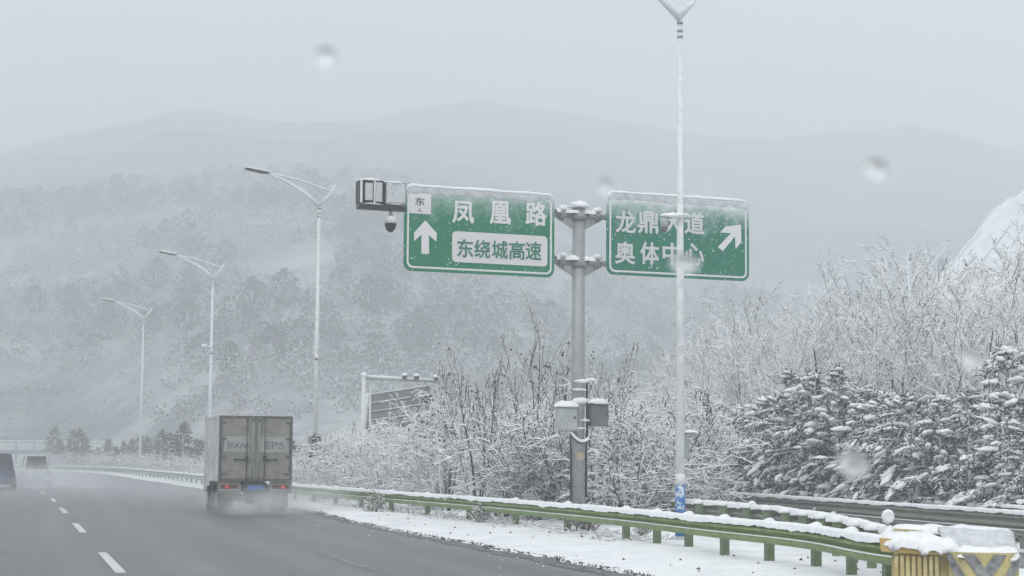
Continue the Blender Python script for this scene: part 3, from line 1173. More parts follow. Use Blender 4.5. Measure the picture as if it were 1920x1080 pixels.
# things fixed to the lamp posts
def bracket_cam(loc, rz, label, n=1):
    t = thing('traffic_camera', label, 'camera', loc, rz, 'small cameras on the lamp posts')
    MB().box(-0.45, 0.0, -0.03, 0.03, -0.03, 0.03).build('bracket', M['galv'], t)
    MB().box(-0.62, -0.30, -0.07, 0.07, 0.04, 0.16).build('housing', M['lamp_white'], t, 0.01)
    MB().tube([(-0.64, 0, 0.10), (-0.62, 0, 0.10)], 0.05, 10).build('lens', M['glass'], t)
    MB().blob((-0.42, 0, 0.16), (0.2, 0.09, 0.07), 3, 10, 6, 0.1, -0.01).build('snow_cap', M['snow_cap'], t)
    MB().blob((-0.1, 0, 0.03), (0.1, 0.06, 0.05), 5, 10, 6, 0.1, -0.01).build('snow_cap', M['snow_cap'], t)
    MB().blob((0, 0, -0.30), (0.10, 0.10, 0.10), 5, 10, 6, 0.1).build('clamp', M['galv'], t)
    return t


ly_ = lamp_y[391]
p = at(391, 652, ly_)
bc_ = bracket_cam((X_at(391, ly_) + 0.05, ly_ - 0.12, p.z), 0, 'small snow capped camera on the second hazy lamp post left of the sign')
bc_.scale = (1.3, 1.3, 1.3)
ly_ = lamp_y[590]
p = at(594, 670, ly_)
t = thing('dome_camera', 'small round camera on the lamp post between truck and sign', 'camera', (p.x, ly_ - 0.1, p.z), 0)
MB().blob((0, -0.06, 0), (0.10, 0.10, 0.10), 2, 12, 8, 0.03).build('housing', M['white_trim'], t)
MB().blob((0, -0.07, -0.08), (0.07, 0.07, 0.07), 2, 12, 8, 0.02).build('dome', M['dark'], t)
MB().blob((0, -0.06, 0.07), (0.08, 0.08, 0.06), 2, 12, 8, 0.1, -0.02).build('snow_cap', M['snow_cap'], t)
p = at(1275, 408, 38.2)
t = thing('dome_camera', 'snow plastered camera on the tall lamp post, in front of the right sign panel', 'camera', (p.x, 38.1, p.z), 0)
MB().tube([(0.03, 0, 0.02), (-0.36, 0, -0.04)], 0.025, 8).build('bracket', M['galv'], t)
MB().blob((-0.12, 0, 0.03), (0.30, 0.09, 0.055), 2, 14, 8, 0.15).build('snow_cap', M['snow_cap'], t)
MB().tube([(-0.34, 0, -0.03), (-0.34, 0, -0.22)], 0.085, 14).build('housing', M['cab_grey'], t)
MB().blob((-0.34, 0, -0.24), (0.08, 0.08, 0.10), 2, 12, 8, 0.03).build('dome', M['glass'], t)
p = at(1295, 815, 38.2)
t = thing('junction_box', 'slim grey box with snow cap on the right side of the tall lamp post', 'junction box', (p.x - 0.02, 38.3, p.z), 0)
MB().box(-0.12, 0.11, -0.03, 0.03, 0.0, 0.05).build('bracket', M['galv'], t)
MB().box(-0.1, 0.0, -0.05, 0.05, -0.50, 0.0).build('housing', M['galv'], t, 0.01)
MB().blob((0.02, 0, 0.05), (0.17, 0.10, 0.05), 2, 12, 8, 0.1, -0.01).build('snow_cap', M['snow_cap'], t)

# ------------------------------------------------------------------ the sign
SY = 45.0
SANG = R(22)
pole_x = X_at(1083, SY)
sg = thing('road_sign', 'two green highway sign panels on a grey steel pole, snow along the tops', 'road sign', (pole_x, SY, 0.0), SANG)
ztop = at(1083, 388, SY).z
mb = MB()
mb.tube([(0, 0, 0), (0, 0, ztop)], [0.172, 0.155], 20)
mb.build('pole', M['galv'], sg)
MB().tube([(0, 0, 0), (0, 0, 0.05)], 0.30, 20).build('base_flange', M['galv'], sg)
MB().blob((0, 0, ztop), (0.26, 0.26, 0.14), 1, 14, 8, 0.18, -0.03).build('snow_cap', M['snow_cap'], sg)

S = F / SY


def sloc(px, py, off=0.0):
    """photo pixel -> (along panel, height) in the sign's own plane, off metres behind the pole's axis"""
    d = ray(px, py)
    ca, sa = math.cos(SANG), math.sin(SANG)
    t = (d.x * (SY + off * ca) - pole_x + off * sa) / (ca - d.x * sa)
    Y = SY + t * sa + off * ca
    return t, CAM_H + d.z * Y


def panel(pxs, label, mat='sign_green'):
    (x0, zt), (x1, zt2), (_, zb), (_, zb2) = [sloc(*q, -0.32) for q in pxs]
    z1, z0 = (zt + zt2) / 2, (zb + zb2) / 2
    cx, cz = (x0 + x1) / 2, (z0 + z1) / 2
    W, H = (x1 - x0) / 2, (z1 - z0) / 2
    o = MB()
    o.prism(rrect(-W, W, -H, H, 0.20, 7)[::-1], -0.02, 0.02)
    p = o.build('sign_panel', M[mat], sg)
    p.location = (cx, -0.30, cz)
    p['label'] = label
    i1, i2 = 0.07, 0.115
    MB().ring(rrect(-W + i1, W - i1, -H + i1, H - i1, 0.15, 7), rrect(-W + i2, W - i2, -H + i2, H - i2, 0.12, 7), -0.026, -0.021).build('border', M['sign_letter'], p)
    # snow piled on the top edge and crusted down the face
    vs, fs = [], []
    n = 90
    prof = [(-0.05, -0.0), (-0.06, 0.035), (-0.03, 0.065), (0.02, 0.065), (0.045, 0.03), (0.045, -0.02)]
    for i in range(n + 1):
        x = -W + 0.02 + (2 * W - 0.04) * i / n
        dd = min(x + W, W - x)
        zt_ = H - (0.20 - math.sqrt(max(0, 0.04 - (0.20 - dd) ** 2)) if dd < 0.20 else 0)
        k = 1 + 0.35 * fbm(x, cx, 2.2, 3)
        if dd < 0.1: k *= 0.5 + dd * 5
        for a, b in prof:
            vs.append((x, a * (0.8 + 0.2 * k), zt_ + b * k))
    m_ = len(prof)
    for i in range(n):
        for k in range(m_):
            a, b = i * m_ + k, i * m_ + (k + 1) % m_
            fs.append((a, a + m_, b + m_, b))
    MB().add(vs, fs, True).build('snow_ridge', M['snow_cap'], p)
    vs, fs = [], []
    for i in range(n + 1):
        x = -W + 0.03 + (2 * W - 0.06) * i / n
        dd = min(x + W, W - x)
        zt_ = H - 0.005 - (0.20 - math.sqrt(max(0, 0.04 - (0.20 - dd) ** 2)) if dd < 0.20 else 0)
        dep = 0.15 + 0.06 * fbm(x, cx + 4, 1.5, 3) + 0.05 * fbm(x, cx + 8, 7, 3)
        vs += [(x, -0.046, zt_), (x, -0.044, zt_ - dep * 0.6), (x, -0.028, zt_ - dep)]
    for i in range(n):
        for k in range(2):
            a = 3 * i + k
            fs.append((a, a + 1, a + 4, a + 3))
    MB().add(vs, fs, True).build('snow_crust', M['crust'], p)
    return p, cx, cz, W, H


pl, lcx, lcz, lW, lH = panel([(759, 352), (1040, 365), (759, 511), (1040, 517)], 'left green panel with an up arrow and a white text box')
pr, rcx, rcz, rW, rH = panel([(1138, 367), (1404, 373), (1138, 519), (1404, 523)], 'right green panel with a slanting arrow, partly behind the lamp post', 'sign_green_frosted')


def loc_l(px, py):
    a, b = sloc(px, py, -0.32)
    return a - lcx, b - lcz


def loc_r(px, py):
    a, b = sloc(px, py, -0.32)
    return a - rcx, b - rcz


def glyph(s, f, px, py, wpx, hpx, mat, parent, bold=0.016, y=-0.026):
    x, z = f(px, py)
    k = (f(px + wpx / 2, py)[0] - f(px - wpx / 2, py)[0])
    h = f(px, py - hpx / 2)[1] - f(px, py + hpx / 2)[1]
    lettering(s, x, y, z, h, k, mat, parent, bold)


glyph('凤', loc_l, 868.5, 398, 39, 40, M['sign_letter'], pl, 0.022)
glyph('凰', loc_l, 938, 399, 38, 42, M['sign_letter'], pl, 0.022)
glyph('路', loc_l, 1005, 401, 38, 42, M['sign_letter'], pl, 0.022)
a0, a1 = loc_l(848, 433), loc_l(1026, 500)
wp = MB().prism(rrect(a0[0], a1[0], a1[1], a0[1], 0.10, 6)[::-1], -0.027, -0.0215).build('text_box', M['sign_white'], pl)
for ch, px, py in (('东', 872, 465.5), ('绕', 904, 467), ('城', 937, 468.5), ('高', 969, 470), ('速', 1000, 470.5)):
    glyph(ch, loc_l, px, py, 29, 33, M['sign_dark'], pl, 0.014, -0.032)
a0, a1 = loc_l(768, 361), loc_l(808, 402)
MB().prism(rrect(a0[0], a1[0], a1[1], a0[1], 0.03, 3)[::-1], -0.0275, -0.0217).build('text_box', M['sign_white'], pl)
glyph('东', loc_l, 787, 378, 18, 15, M['dark'], pl, 0.0, -0.031)
glyph('人', loc_l, 786.5, 394, 9, 7, M['dark'], pl, 0.0, -0.031)


def arrow(f, pts, parent):
    q = [f(*p) for p in pts]
    MB().prism(q, -0.026, -0.0212).build('arrow', M['sign_letter'], parent)


arrow(loc_l, [(797, 413), (819, 437), (818, 453), (804, 441), (804.5, 476), (790, 476), (790, 440), (776.5, 452), (776.5, 436)], pl)
arrow(loc_r, [(1389, 421), (1390, 454), (1379, 467), (1378, 443), (1355, 471), (1346, 463), (1371, 437), (1350, 436), (1360, 425)], pr)
for ch, px, py, wd in (('龙', 1173, 416, 36), ('鼎', 1215, 417, 36), ('大', 1262, 418, 38), ('道', 1302, 418, 36)):
    glyph(ch, loc_r, px, py, wd, 40, M['sign_letter_frosted'], pr, 0.020)
for ch, px, py, wd in (('奥', 1172, 474, 36), ('体', 1218, 475, 34), ('中', 1260, 476, 34), ('心', 1301, 477, 36)):
    glyph(ch, loc_r, px, py, wd, 40, M['sign_letter_frosted'], pr, 0.020)

# cross arms, brackets, flanges
for py, nm in ((404, 'upper'), (492, 'lower')):
    za = sloc(1083, py)[1]
    x0, x1 = lcx - lW + 0.25, rcx + rW - 0.4
    MB().tube([(x0, 0.0, za), (-0.17, 0, za)], 0.075, 12).build('cross_arm', M['galv'], sg)
    MB().tube([(0.17, 0.0, za), (x1, 0, za)], 0.075, 12).build('cross_arm', M['galv'], sg)
    MB().prism([(-0.62, za + 0.02), (-0.60, za - 0.10), (-0.42, za - 0.20), (-0.18, za - 0.34), (-0.17, za - 0.34), (-0.17, za + 0.02)], -0.012, 0.012).build('gusset', M['galv'], sg)
    MB().prism([(0.62, za + 0.02), (0.60, za - 0.10), (0.42, za - 0.20), (0.18, za - 0.34), (0.17, za - 0.34), (0.17, za + 0.02)][::-1], -0.012, 0.012).build('gusset', M['galv'], sg)
    for fx0 in (-0.52, -0.46, 0.42, 0.48):
        MB().tube([(fx0, 0, za), (fx0 + 0.04, 0, za)], 0.15, 16).build('flange', M['galv'], sg)
    MB().tube([(0, 0, za - 0.11), (0, 0, za + 0.09)], 0.20, 20).build('sleeve', M['galv'], sg)
    # snow lying on arms and flanges
    sn = MB()
    vs, fs = [], []
    n = 40
    for i in range(n + 1):
        x = -0.62 + 1.24 * i / n
        bumpz = 0.10 if abs(abs(x) - 0.47) < 0.06 else 0.03
        h_ = 0.075 + bumpz * 0.6 + 0.04 * fbm(x, py, 4, 3) + 0.03
        wy = 0.10 + 0.02 * fbm(x, py + 5, 3, 2) + (0.09 if abs(x) < 0.22 else 0)
        for k in range(7):
            tt = math.pi * k / 6
            vs.append((x, -wy * math.cos(tt), za + 0.035 + h_ * math.sin(tt)))
    for i in range(n):
        for k in range(6):
            a = i * 7 + k
            fs.append((a, a + 7, a + 8, a + 1))
    sn.add(vs, fs, True)
    for k, xx in enumerate((-0.47, -0.40, 0.45, 0.52)):
        sn.blob((xx, -0.03, za + 0.15), (0.07, 0.13, 0.075), k + py, 10, 6, 0.2)
    sn.build('snow_ridge', M['snow_cap'], sg)
    for p_, xs in ((pl, (lcx - lW * .62, lcx + lW * .62)), (pr, (rcx - rW * .62, rcx + rW * .62))):
        for xx in xs:
            MB().box(xx - 0.04, xx + 0.04, -0.28, -0.07, za - 0.05, za + 0.05).build('clamp', M['galv'], sg)


def sworld(t, off=0.0, z=0.0):
    ca, sa = math.cos(SANG), math.sin(SANG)
    return Vector((pole_x + t * ca - off * sa, SY + t * sa + off * ca, z))


# flash / camera unit left of the sign
tx, tz = sloc(714, 390, -0.2)
cu_ = thing('speed_camera', 'boxy speed camera and flash unit on the left end of the sign arm', 'camera', sworld(tx, -0.2, tz), SANG)
k = 1 / 78.0
def cbox(px0, px1, py0, py1, y0, y1):
    return ((px0 - 714) * k, (px1 - 714) * k, y0, y1, (390 - py1) * k, (390 - py0) * k)
MB().box(*cbox(670, 716, 341, 384, -0.16, 0.22)).build('flash_housing', M['dark'], cu_, 0.03)
MB().tube([((693 - 714) * k - 0.12, -0.17, 0.36), ((693 - 714) * k - 0.12, -0.165, 0.36)], 0.2, 16)
MB().box(*cbox(679, 694, 347, 379, -0.185, -0.162)).build('lens', M['chrome'], cu_, 0.02)
MB().box(*cbox(699, 712, 345, 381, -0.19, -0.165)).build('lens', M['chrome'], cu_, 0.03)
MB().box(*cbox(695.5, 698.5, 339, 386, -0.20, -0.163)).build('rim', M['white_trim'], cu_, 0.005)
MB().box(*cbox(670, 674, 342, 384, -0.19, -0.163)).build('rim', M['white_trim'], cu_, 0.005)
MB().box(*cbox(719, 759, 343, 383, -0.14, 0.20)).build('control_box', M['louvre'], cu_, 0.01)
bx_ = cbox(719, 759, 343, 383, -0.14, 0.20)
snow_sheet('snow_crust', (bx_[0] + .02, -0.142, bx_[4] + .02), (bx_[1] - .02, -0.142, bx_[4] + .02), (bx_[1] - .02, -0.143, bx_[5] - .02), (bx_[0] + .02, -0.143, bx_[5] - .02), 14, 12, 0.02, 0.012, cu_, 5, 'crust')
MB().box(*cbox(670, 760, 386, 394, -0.14, 0.14)).build('shelf', M['dark'], cu_, 0.01)
sn = MB()
for i, (a, b, zz, hh) in enumerate(((672, 714, 341, 0.055), (721, 757, 343, 0.05), (672, 720, 384.5, 0.04), (722, 757, 383, 0.03))):
    c_ = ((a + b) / 2 - 714) * k
    sn.blob((c_, 0.02, (390 - zz) * k), ((b - a) / 2 * k + .01, 0.20, hh), i + 9, 18, 8, 0.08, -0.015)
sn.build('snow_cap', M['snow_cap'], cu_)
tx, tz = sloc(732.5, 404, -0.2)
dc = thing('dome_camera', 'black and white dome camera hanging under the speed camera unit', 'camera', sworld(tx, -0.2, tz), SANG)
MB().tube([(0, 0, 0.14), (0, 0, -0.04)], [0.03, 0.05], 10).build('mount', M['galv'], dc)
MB().tube([(0, 0, -0.02), (0, 0, -0.06), (0, 0, -0.19)], [0.10, 0.135, 0.14], 16).build('housing', M['white_trim'], dc)
MB().blob((0, 0, -0.22), (0.13, 0.13, 0.18), 2, 16, 10, 0.0).build('dome', M['dark'], dc)
MB().tube([(0, 0, -0.17), (0, 0, -0.25)], 0.137, 16).build('collar', M['dark'], dc)

# cabinets and cables on the pole
def cabinet(label, x0, x1, py0, py1, yoff, rz, mat, seed, front=False):
    a, b = sloc(1083, py0)[1], sloc(1083, py1)[1]
    t = thing('control_cabinet', label, 'cabinet', sworld((x0 + x1) / 2, yoff, b), SANG + rz)
    hw_ = (x1 - x0) / 2
    MB().box(-hw_, hw_, -0.13, 0.13, 0, a - b).build('housing', mat, t, 0.01)
    MB().box(-hw_ + .03, hw_ - .03, -0.142, -0.131, 0.03, a - b - 0.03).build('door', mat, t, 0.004)
    MB().box(hw_ - 0.10, hw_ - 0.06, -0.155, -0.1425, (a - b) * .5, (a - b) * .62).build('handle', M['dark'], t, 0.004)
    MB().box(-hw_ - .03, hw_ + .03, -0.17, 0.15, a - b, a - b + 0.03).build('roof', mat, t, 0.005)
    MB().blob((0, 0, a - b + 0.03), (hw_ + 0.09, 0.22, 0.13), seed, 18, 8, 0.12, -0.02).build('snow_cap', M['snow_cap'], t)
    return t


cabinet('grey control cabinet with snow cap on the left of the sign pole', -0.62, -0.14, 765, 808, -0.16, 0, M['cab_grey'], 3)
cabinet('darker control cabinet with snow cap on the right of the sign pole', 0.26, 0.76, 758, 799, -0.02, R(8), M['louvre'], 6)
for py in (716, 732, 758, 789, 803):
    zz = sloc(1083, py)[1]
    MB().tube([(0, 0, zz - 0.025), (0, 0, zz + 0.025)], 0.178, 18).build('strap', M['galv'], sg)
for i, (xx, py, rx, rz_) in enumerate(((0.05, 715, 0.22, 0.05), (0.28, 712, 0.16, 0.045), (-0.02, 731, 0.2, 0.035), (0.0, 752, 0.22, 0.08), (0.12, 788, 0.14, 0.03), (-0.05, 803, 0.2, 0.03))):
    MB().blob((xx, -0.14, sloc(1083, py)[1]), (rx, 0.09, rz_), i + 30, 12, 8, 0.15).build('snow_patch', M['snow_cap'], sg)
za = sloc(1083, 829)[1]
cb = MB()
pts = []
for i in range(13):
    u = i / 12
    pts.append((-0.30 + 0.50 * u, -0.20, za + 0.22 - 0.26 * math.sin(math.pi * min(1, u * .72)) * 1.0 + 0.05 * u))
cb.tube(pts, 0.035, 8).build('cable_loop', M['dark'], sg)
sn = MB().tube([(a, b - .01, c + .03) for a, b, c in pts], 0.042, 8).build('snow_line', M['snow_cap'], sg)
cb = MB()
cb.tube([(0.20, -0.08, sloc(1083, 712)[1]), (0.205, -0.08, sloc(1083, 765)[1]), (0.23, -0.05, sloc(1083, 800)[1]), (0.20, -0.06, 2.0), (0.20, -0.06, 0.8)], 0.03, 8).build('cable', M['dark'], sg)
cb = MB()
cb.tube([(-0.22, -0.10, sloc(1083, 808)[1]), (-0.24, -0.1, sloc(1083, 835)[1]), (-0.2, -0.05, 1.9), (-0.20, -0.04, 0.5)], 0.022, 8)
cb.build('cable', M['dark'], sg)
zz = sloc(1083, 855)[1]
vs = []
st = MB()
for i in range(7):
    a = R(-120 + 60 * i / 6)
    vs += [(0.187 * math.cos(a), 0.187 * math.sin(a), zz - 0.09), (0.187 * math.cos(a), 0.187 * math.sin(a), zz + 0.09)]
st.add(vs, [(2 * i, 2 * i + 2, 2 * i + 3, 2 * i + 1) for i in range(6)], True)
st.build('sticker', M['sticker'], sg)

# ------------------------------------------------------------------ gantry with cameras and the louvred board
GY = 96.0
gp = at(681, 800, GY)
g = thing('camera_gantry', 'pale cantilever pole carrying cameras above the louvred board', 'gantry', (gp.x, GY, 0), 0)
gt = at(681, 705, GY).z
MB().tube([(0, 0, 0), (0, 0, gt)], [0.13, 0.11], 12).build('pole', M['lamp_white'], g)
MB().tube([(0.32, 0.3, 0), (0.32, 0.3, gt - 0.3)], 0.05, 8).build('conduit', M['lamp_white'], g)
ge = at(826, 716, GY + 1)
MB().tube([(0, 0, gt - 0.1), (ge.x - gp.x, 1, ge.z)], [0.09, 0.06], 10).build('arm', M['galv'], g)
MB().tube([(0.02, 0, gt + 0.0), ((ge.x - gp.x), 1, ge.z + 0.08)], [0.075, 0.05], 8).build('snow_ridge', M['snow_cap'], g)
MB().blob((0, 0, gt + 0.05), (0.18, 0.18, 0.16), 4, 12, 8, 0.15).build('snow_cap', M['snow_cap'], g)
for i, (px, py) in enumerate(((759, 706), (781, 707), (818, 709))):
    q = at(px, py, GY + 0.5)
    t = thing('traffic_camera', ('first', 'middle', 'last')[i] + ' of the three snow capped cameras along the far gantry arm', 'camera', q, 0, 'cameras on the far gantry')
    MB().box(-0.12, 0.12, -0.2, 0.2, -0.12, 0.06).build('housing', M['dark'], t, 0.02)
    MB().tube([(0, 0, -0.12), (0, 0, -0.30)], 0.035, 8).build('mount', M['galv'], t)
    MB().blob((0, 0, 0.06), (0.17, 0.22, 0.14), i, 12, 8, 0.12, -0.03).build('snow_cap', M['snow_cap'], t)

bo = thing('louvred_board', 'big grey board of horizontal louvres below the camera gantry', 'board', at(740, 800, GY + 4) * 1, 0)
b0 = bo.location.copy()
A_, B_, C_, D_ = at(694, 740, GY + 4) - b0, at(806, 723, GY + 1) - b0, at(806, 790, GY + 1) - b0, at(686, 806, GY + 4) - b0
nS = 4
for i in range(nS):
    t0, t1 = i / nS, (i + 1) / nS - 0.003
    q = [A_.lerp(D_, t0), B_.lerp(C_, t0), B_.lerp(C_, t1), A_.lerp(D_, t1)]
    o = Vector((0, 0.12, 0.0))
    MB().add([q[3], q[2], q[1] + o, q[0] + o, q[3] + o * 1.4, q[2] + o * 1.4, q[1] + o * 1.4, q[0] + o * 1.4],
             [(0, 1, 2, 3), (4, 7, 6, 5), (0, 4, 5, 1), (1, 5, 6, 2), (2, 6, 7, 3), (3, 7, 4, 0)]).build('slat', M['louvre'], bo)
    a, b = q[3] , q[2]
    MB().tube([q[0] + Vector((0, 0, 0.02)), q[1] + Vector((0, 0, 0.02))], 0.026, 6).build('snow_line', M['snow_cap'], bo)
MB().tube([A_ + Vector((-.12, 0, .1)), D_ + Vector((-.12, 0, -.2))], 0.09, 8).build('edge_frame', M['lamp_white'], bo)
for fx_ in (0.15, 0.85):
    q = D_.lerp(C_, fx_)
    MB().tube([q + Vector((0, .2, 0.1)), Vector((q.x, q.y + .2, -b0.z))], 0.08, 8).build('post', M['galv'], bo)

# ------------------------------------------------------------------ truck
TY = 58.0
tr = thing('box_truck', 'dirty grey box truck driving away in its own spray', 'truck', (X_at(479, TY), TY, 0), R(15.5))
bw, bz0, bz1, bl = 1.14, 0.98, 3.02, 4.3
MB().box(-bw, bw, 0.05, bl, bz0, bz1).build('cargo_box', M['truck_side'], tr, 0.01)
fr = MB()
fr.box(-bw - 0.012, -bw + 0.075, -0.02, 0.052, bz0, bz1 + .012).box(bw - 0.075, bw + 0.012, -0.02, 0.052, bz0, bz1 + .012)
fr.box(-bw + 0.075, bw - 0.075, -0.02, 0.052, bz1 - 0.075, bz1 + 0.012).box(-bw + 0.075, bw - 0.075, -0.02, 0.052, bz0, bz0 + 0.07)
fr.build('rear_frame', M['truck_frame'], tr)
sf = MB()
sf.box(-bw - 0.02, -bw - 0.001, 0.06, bl, bz1 - 0.06, bz1 + 0.008).box(-bw - 0.02, -bw - 0.001, 0.06, bl, bz0 - 0.01, bz0 + 0.06)
sf.build('side_trim', M['truck_side'], tr)
for i in range(6):
    y = 0.6 + i * 0.62
    MB().box(-bw - 0.014, -bw - 0.001, y, y + 0.05, bz0 + 0.07, bz1 - 0.07).build('side_rib', M['truck_side'], tr)
for sgn in (-1, 1):
    x0, x1 = (-bw + 0.08, -0.01) if sgn < 0 else (0.01, bw - 0.08)
    d = MB().box(x0, x1, -0.012, 0.045, bz0 + 0.075, bz1 - 0.08).build('rear_door', M['door_dirty'], tr, 0.012)
    b = MB().box(x0 + 0.07, x1 - 0.20 if sgn < 0 else x1 - 0.07, -0.0165, -0.0125, bz0 + 0.92, bz0 + 1.40).build('faded_band', M['truck_band'], d)
    if sgn > 0:
        b.data.transform(Matrix.Translation((0.0, 0, 0)))
    xm = (x0 + x1) / 2
    lettering('长XAR' if sgn < 0 else 'EPS', xm - 0.02 if sgn < 0 else xm + 0.05, -0.020, bz0 + 1.13, 0.21, 0.72 if sgn < 0 else 0.62, M['truck_text'], d, 0.01)
    for rx_ in (0.10, 0.28):
        MB().tube([(sgn * rx_, -0.045, bz0 - 0.02), (sgn * rx_, -0.045, bz1 - 0.03)], 0.017, 8).build('lock_rod', M['truck_frame'] if rx_ > .2 else M['galv'], d)
        MB().box(sgn * rx_ - 0.04, sgn * rx_ + 0.04, -0.07, -0.0125, bz0 + 0.06, bz0 + 0.14).box(sgn * rx_ - 0.04, sgn * rx_ + 0.04, -0.07, -0.0125, bz1 - 0.16, bz1 - 0.10).build('bracket', M['truck_frame'], d)
    hx = sgn * 0.28
    MB().box(min(hx, hx + sgn * 0.42), max(hx, hx + sgn * 0.42), -0.075, -0.045, bz0 + 0.66, bz0 + 0.70).box(hx - .05, hx + .05, -0.08, -0.0125, bz0 + 0.62, bz0 + 0.80).build('handle', M['dark'], d)
    for zz in (0.2, 0.75, 1.3, 1.8):
        MB().box(sgn * (bw - 0.13) - 0.08, sgn * (bw - 0.13) + 0.08, -0.035, -0.0125, bz0 + zz, bz0 + zz + 0.06).build('hinge', M['truck_frame'], d)
    # side roof corner lamp, tail lamps, mudflap, wheels
    lx = sgn * 0.80
    tl = MB().box(lx - 0.25, lx + 0.25, -0.02, 0.06, 0.745, 0.87).build('tail_lamp', M['tail_dark'], tr, 0.01)
    MB().box(lx - 0.13 if sgn < 0 else lx + 0.03, lx - 0.03 if sgn < 0 else lx + 0.13, -0.027, -0.021, 0.757, 0.858).build('lit_lens', M['tail_red'], tl, 0.004)
    MB().box(lx - 0.30, lx + 0.30, -0.012, 0.03, 0.69, 0.74).build('lamp_bracket', M['truck_band'], tr)
    MB().box(lx - 0.34, lx + 0.36, 0.04, 0.07, 0.60, 0.975).build('rear_valance', M['door_dirty'], tr)
    for wy in (1.0, 3.75):
        wh = MB().tube([(sgn * 0.66, wy, 0.40), (sgn * 1.08, wy, 0.40)], 0.40, 22).build('wheel', M['rubber'], tr, 0.03)
        MB().tube([(sgn * 1.075, wy, 0.40), (sgn * 1.09, wy, 0.40)], 0.23, 18).build('rim', M['galv'], wh)
    MB().box(sgn * 0.87 - 0.24, sgn * 0.87 + 0.24, 0.45, 0.47, 0.16, 0.90).build('mud_flap', M['rubber'], tr)
ug = MB()
ug.tube([(-bw + 0.02, 0.35, 0.93), (-bw + 0.02, 0.35, 0.50), (-bw + 0.02, 1.7, 0.50), (-bw + 0.02, 1.7, 0.93)], 0.028, 8)
ug.build('side_guard', M['truck_frame'], tr)
MB().box(-0.95, 0.95, 0.10, 0.18, 0.46, 0.60).build('bumper', M['truck_frame'], tr, 0.01)
ch = MB().box(-0.42, -0.34, 0.1, 5.9, 0.66, 0.90).box(0.34, 0.42, 0.1, 5.9, 0.66, 0.90).box(-0.34, 0.34, 0.3, 0.4, 0.66, 0.88)
ch.build('chassis', M['dark'], tr)
MB().tube([(-0.95, 1.0, 0.40), (0.95, 1.0, 0.40)], 0.07, 10).build('axle', M['dark'], tr)
MB().blob((0, 1.0, 0.42), (0.2, 0.18, 0.18), 1, 12, 8, 0).build('differential', M['dark'], tr)
pp = MB().box(-0.36, 0.36, -0.01, 0.02, 0.60, 0.95).build('plate_holder', M['dark'], tr)
MB().box(-0.24, 0.24, -0.02, -0.011, 0.71, 0.86).build('number_plate', M['plate_blue'], pp)
MB().prism([(4.45, 0.55), (6.2, 0.55), (6.2, 1.35), (5.75, 2.15), (4.45, 2.2)], -0.95, 0.95, 'x').build('cab', M['truck_side'], tr, 0.05)
sn = snow_sheet('snow_cap', (-bw, 0.0, bz1 + 0.012), (bw, 0.0, bz1 + 0.012), (bw, bl, bz1 + 0.012), (-bw, bl, bz1 + 0.012), 20, 20, 0.006, 0.02, tr, 3)


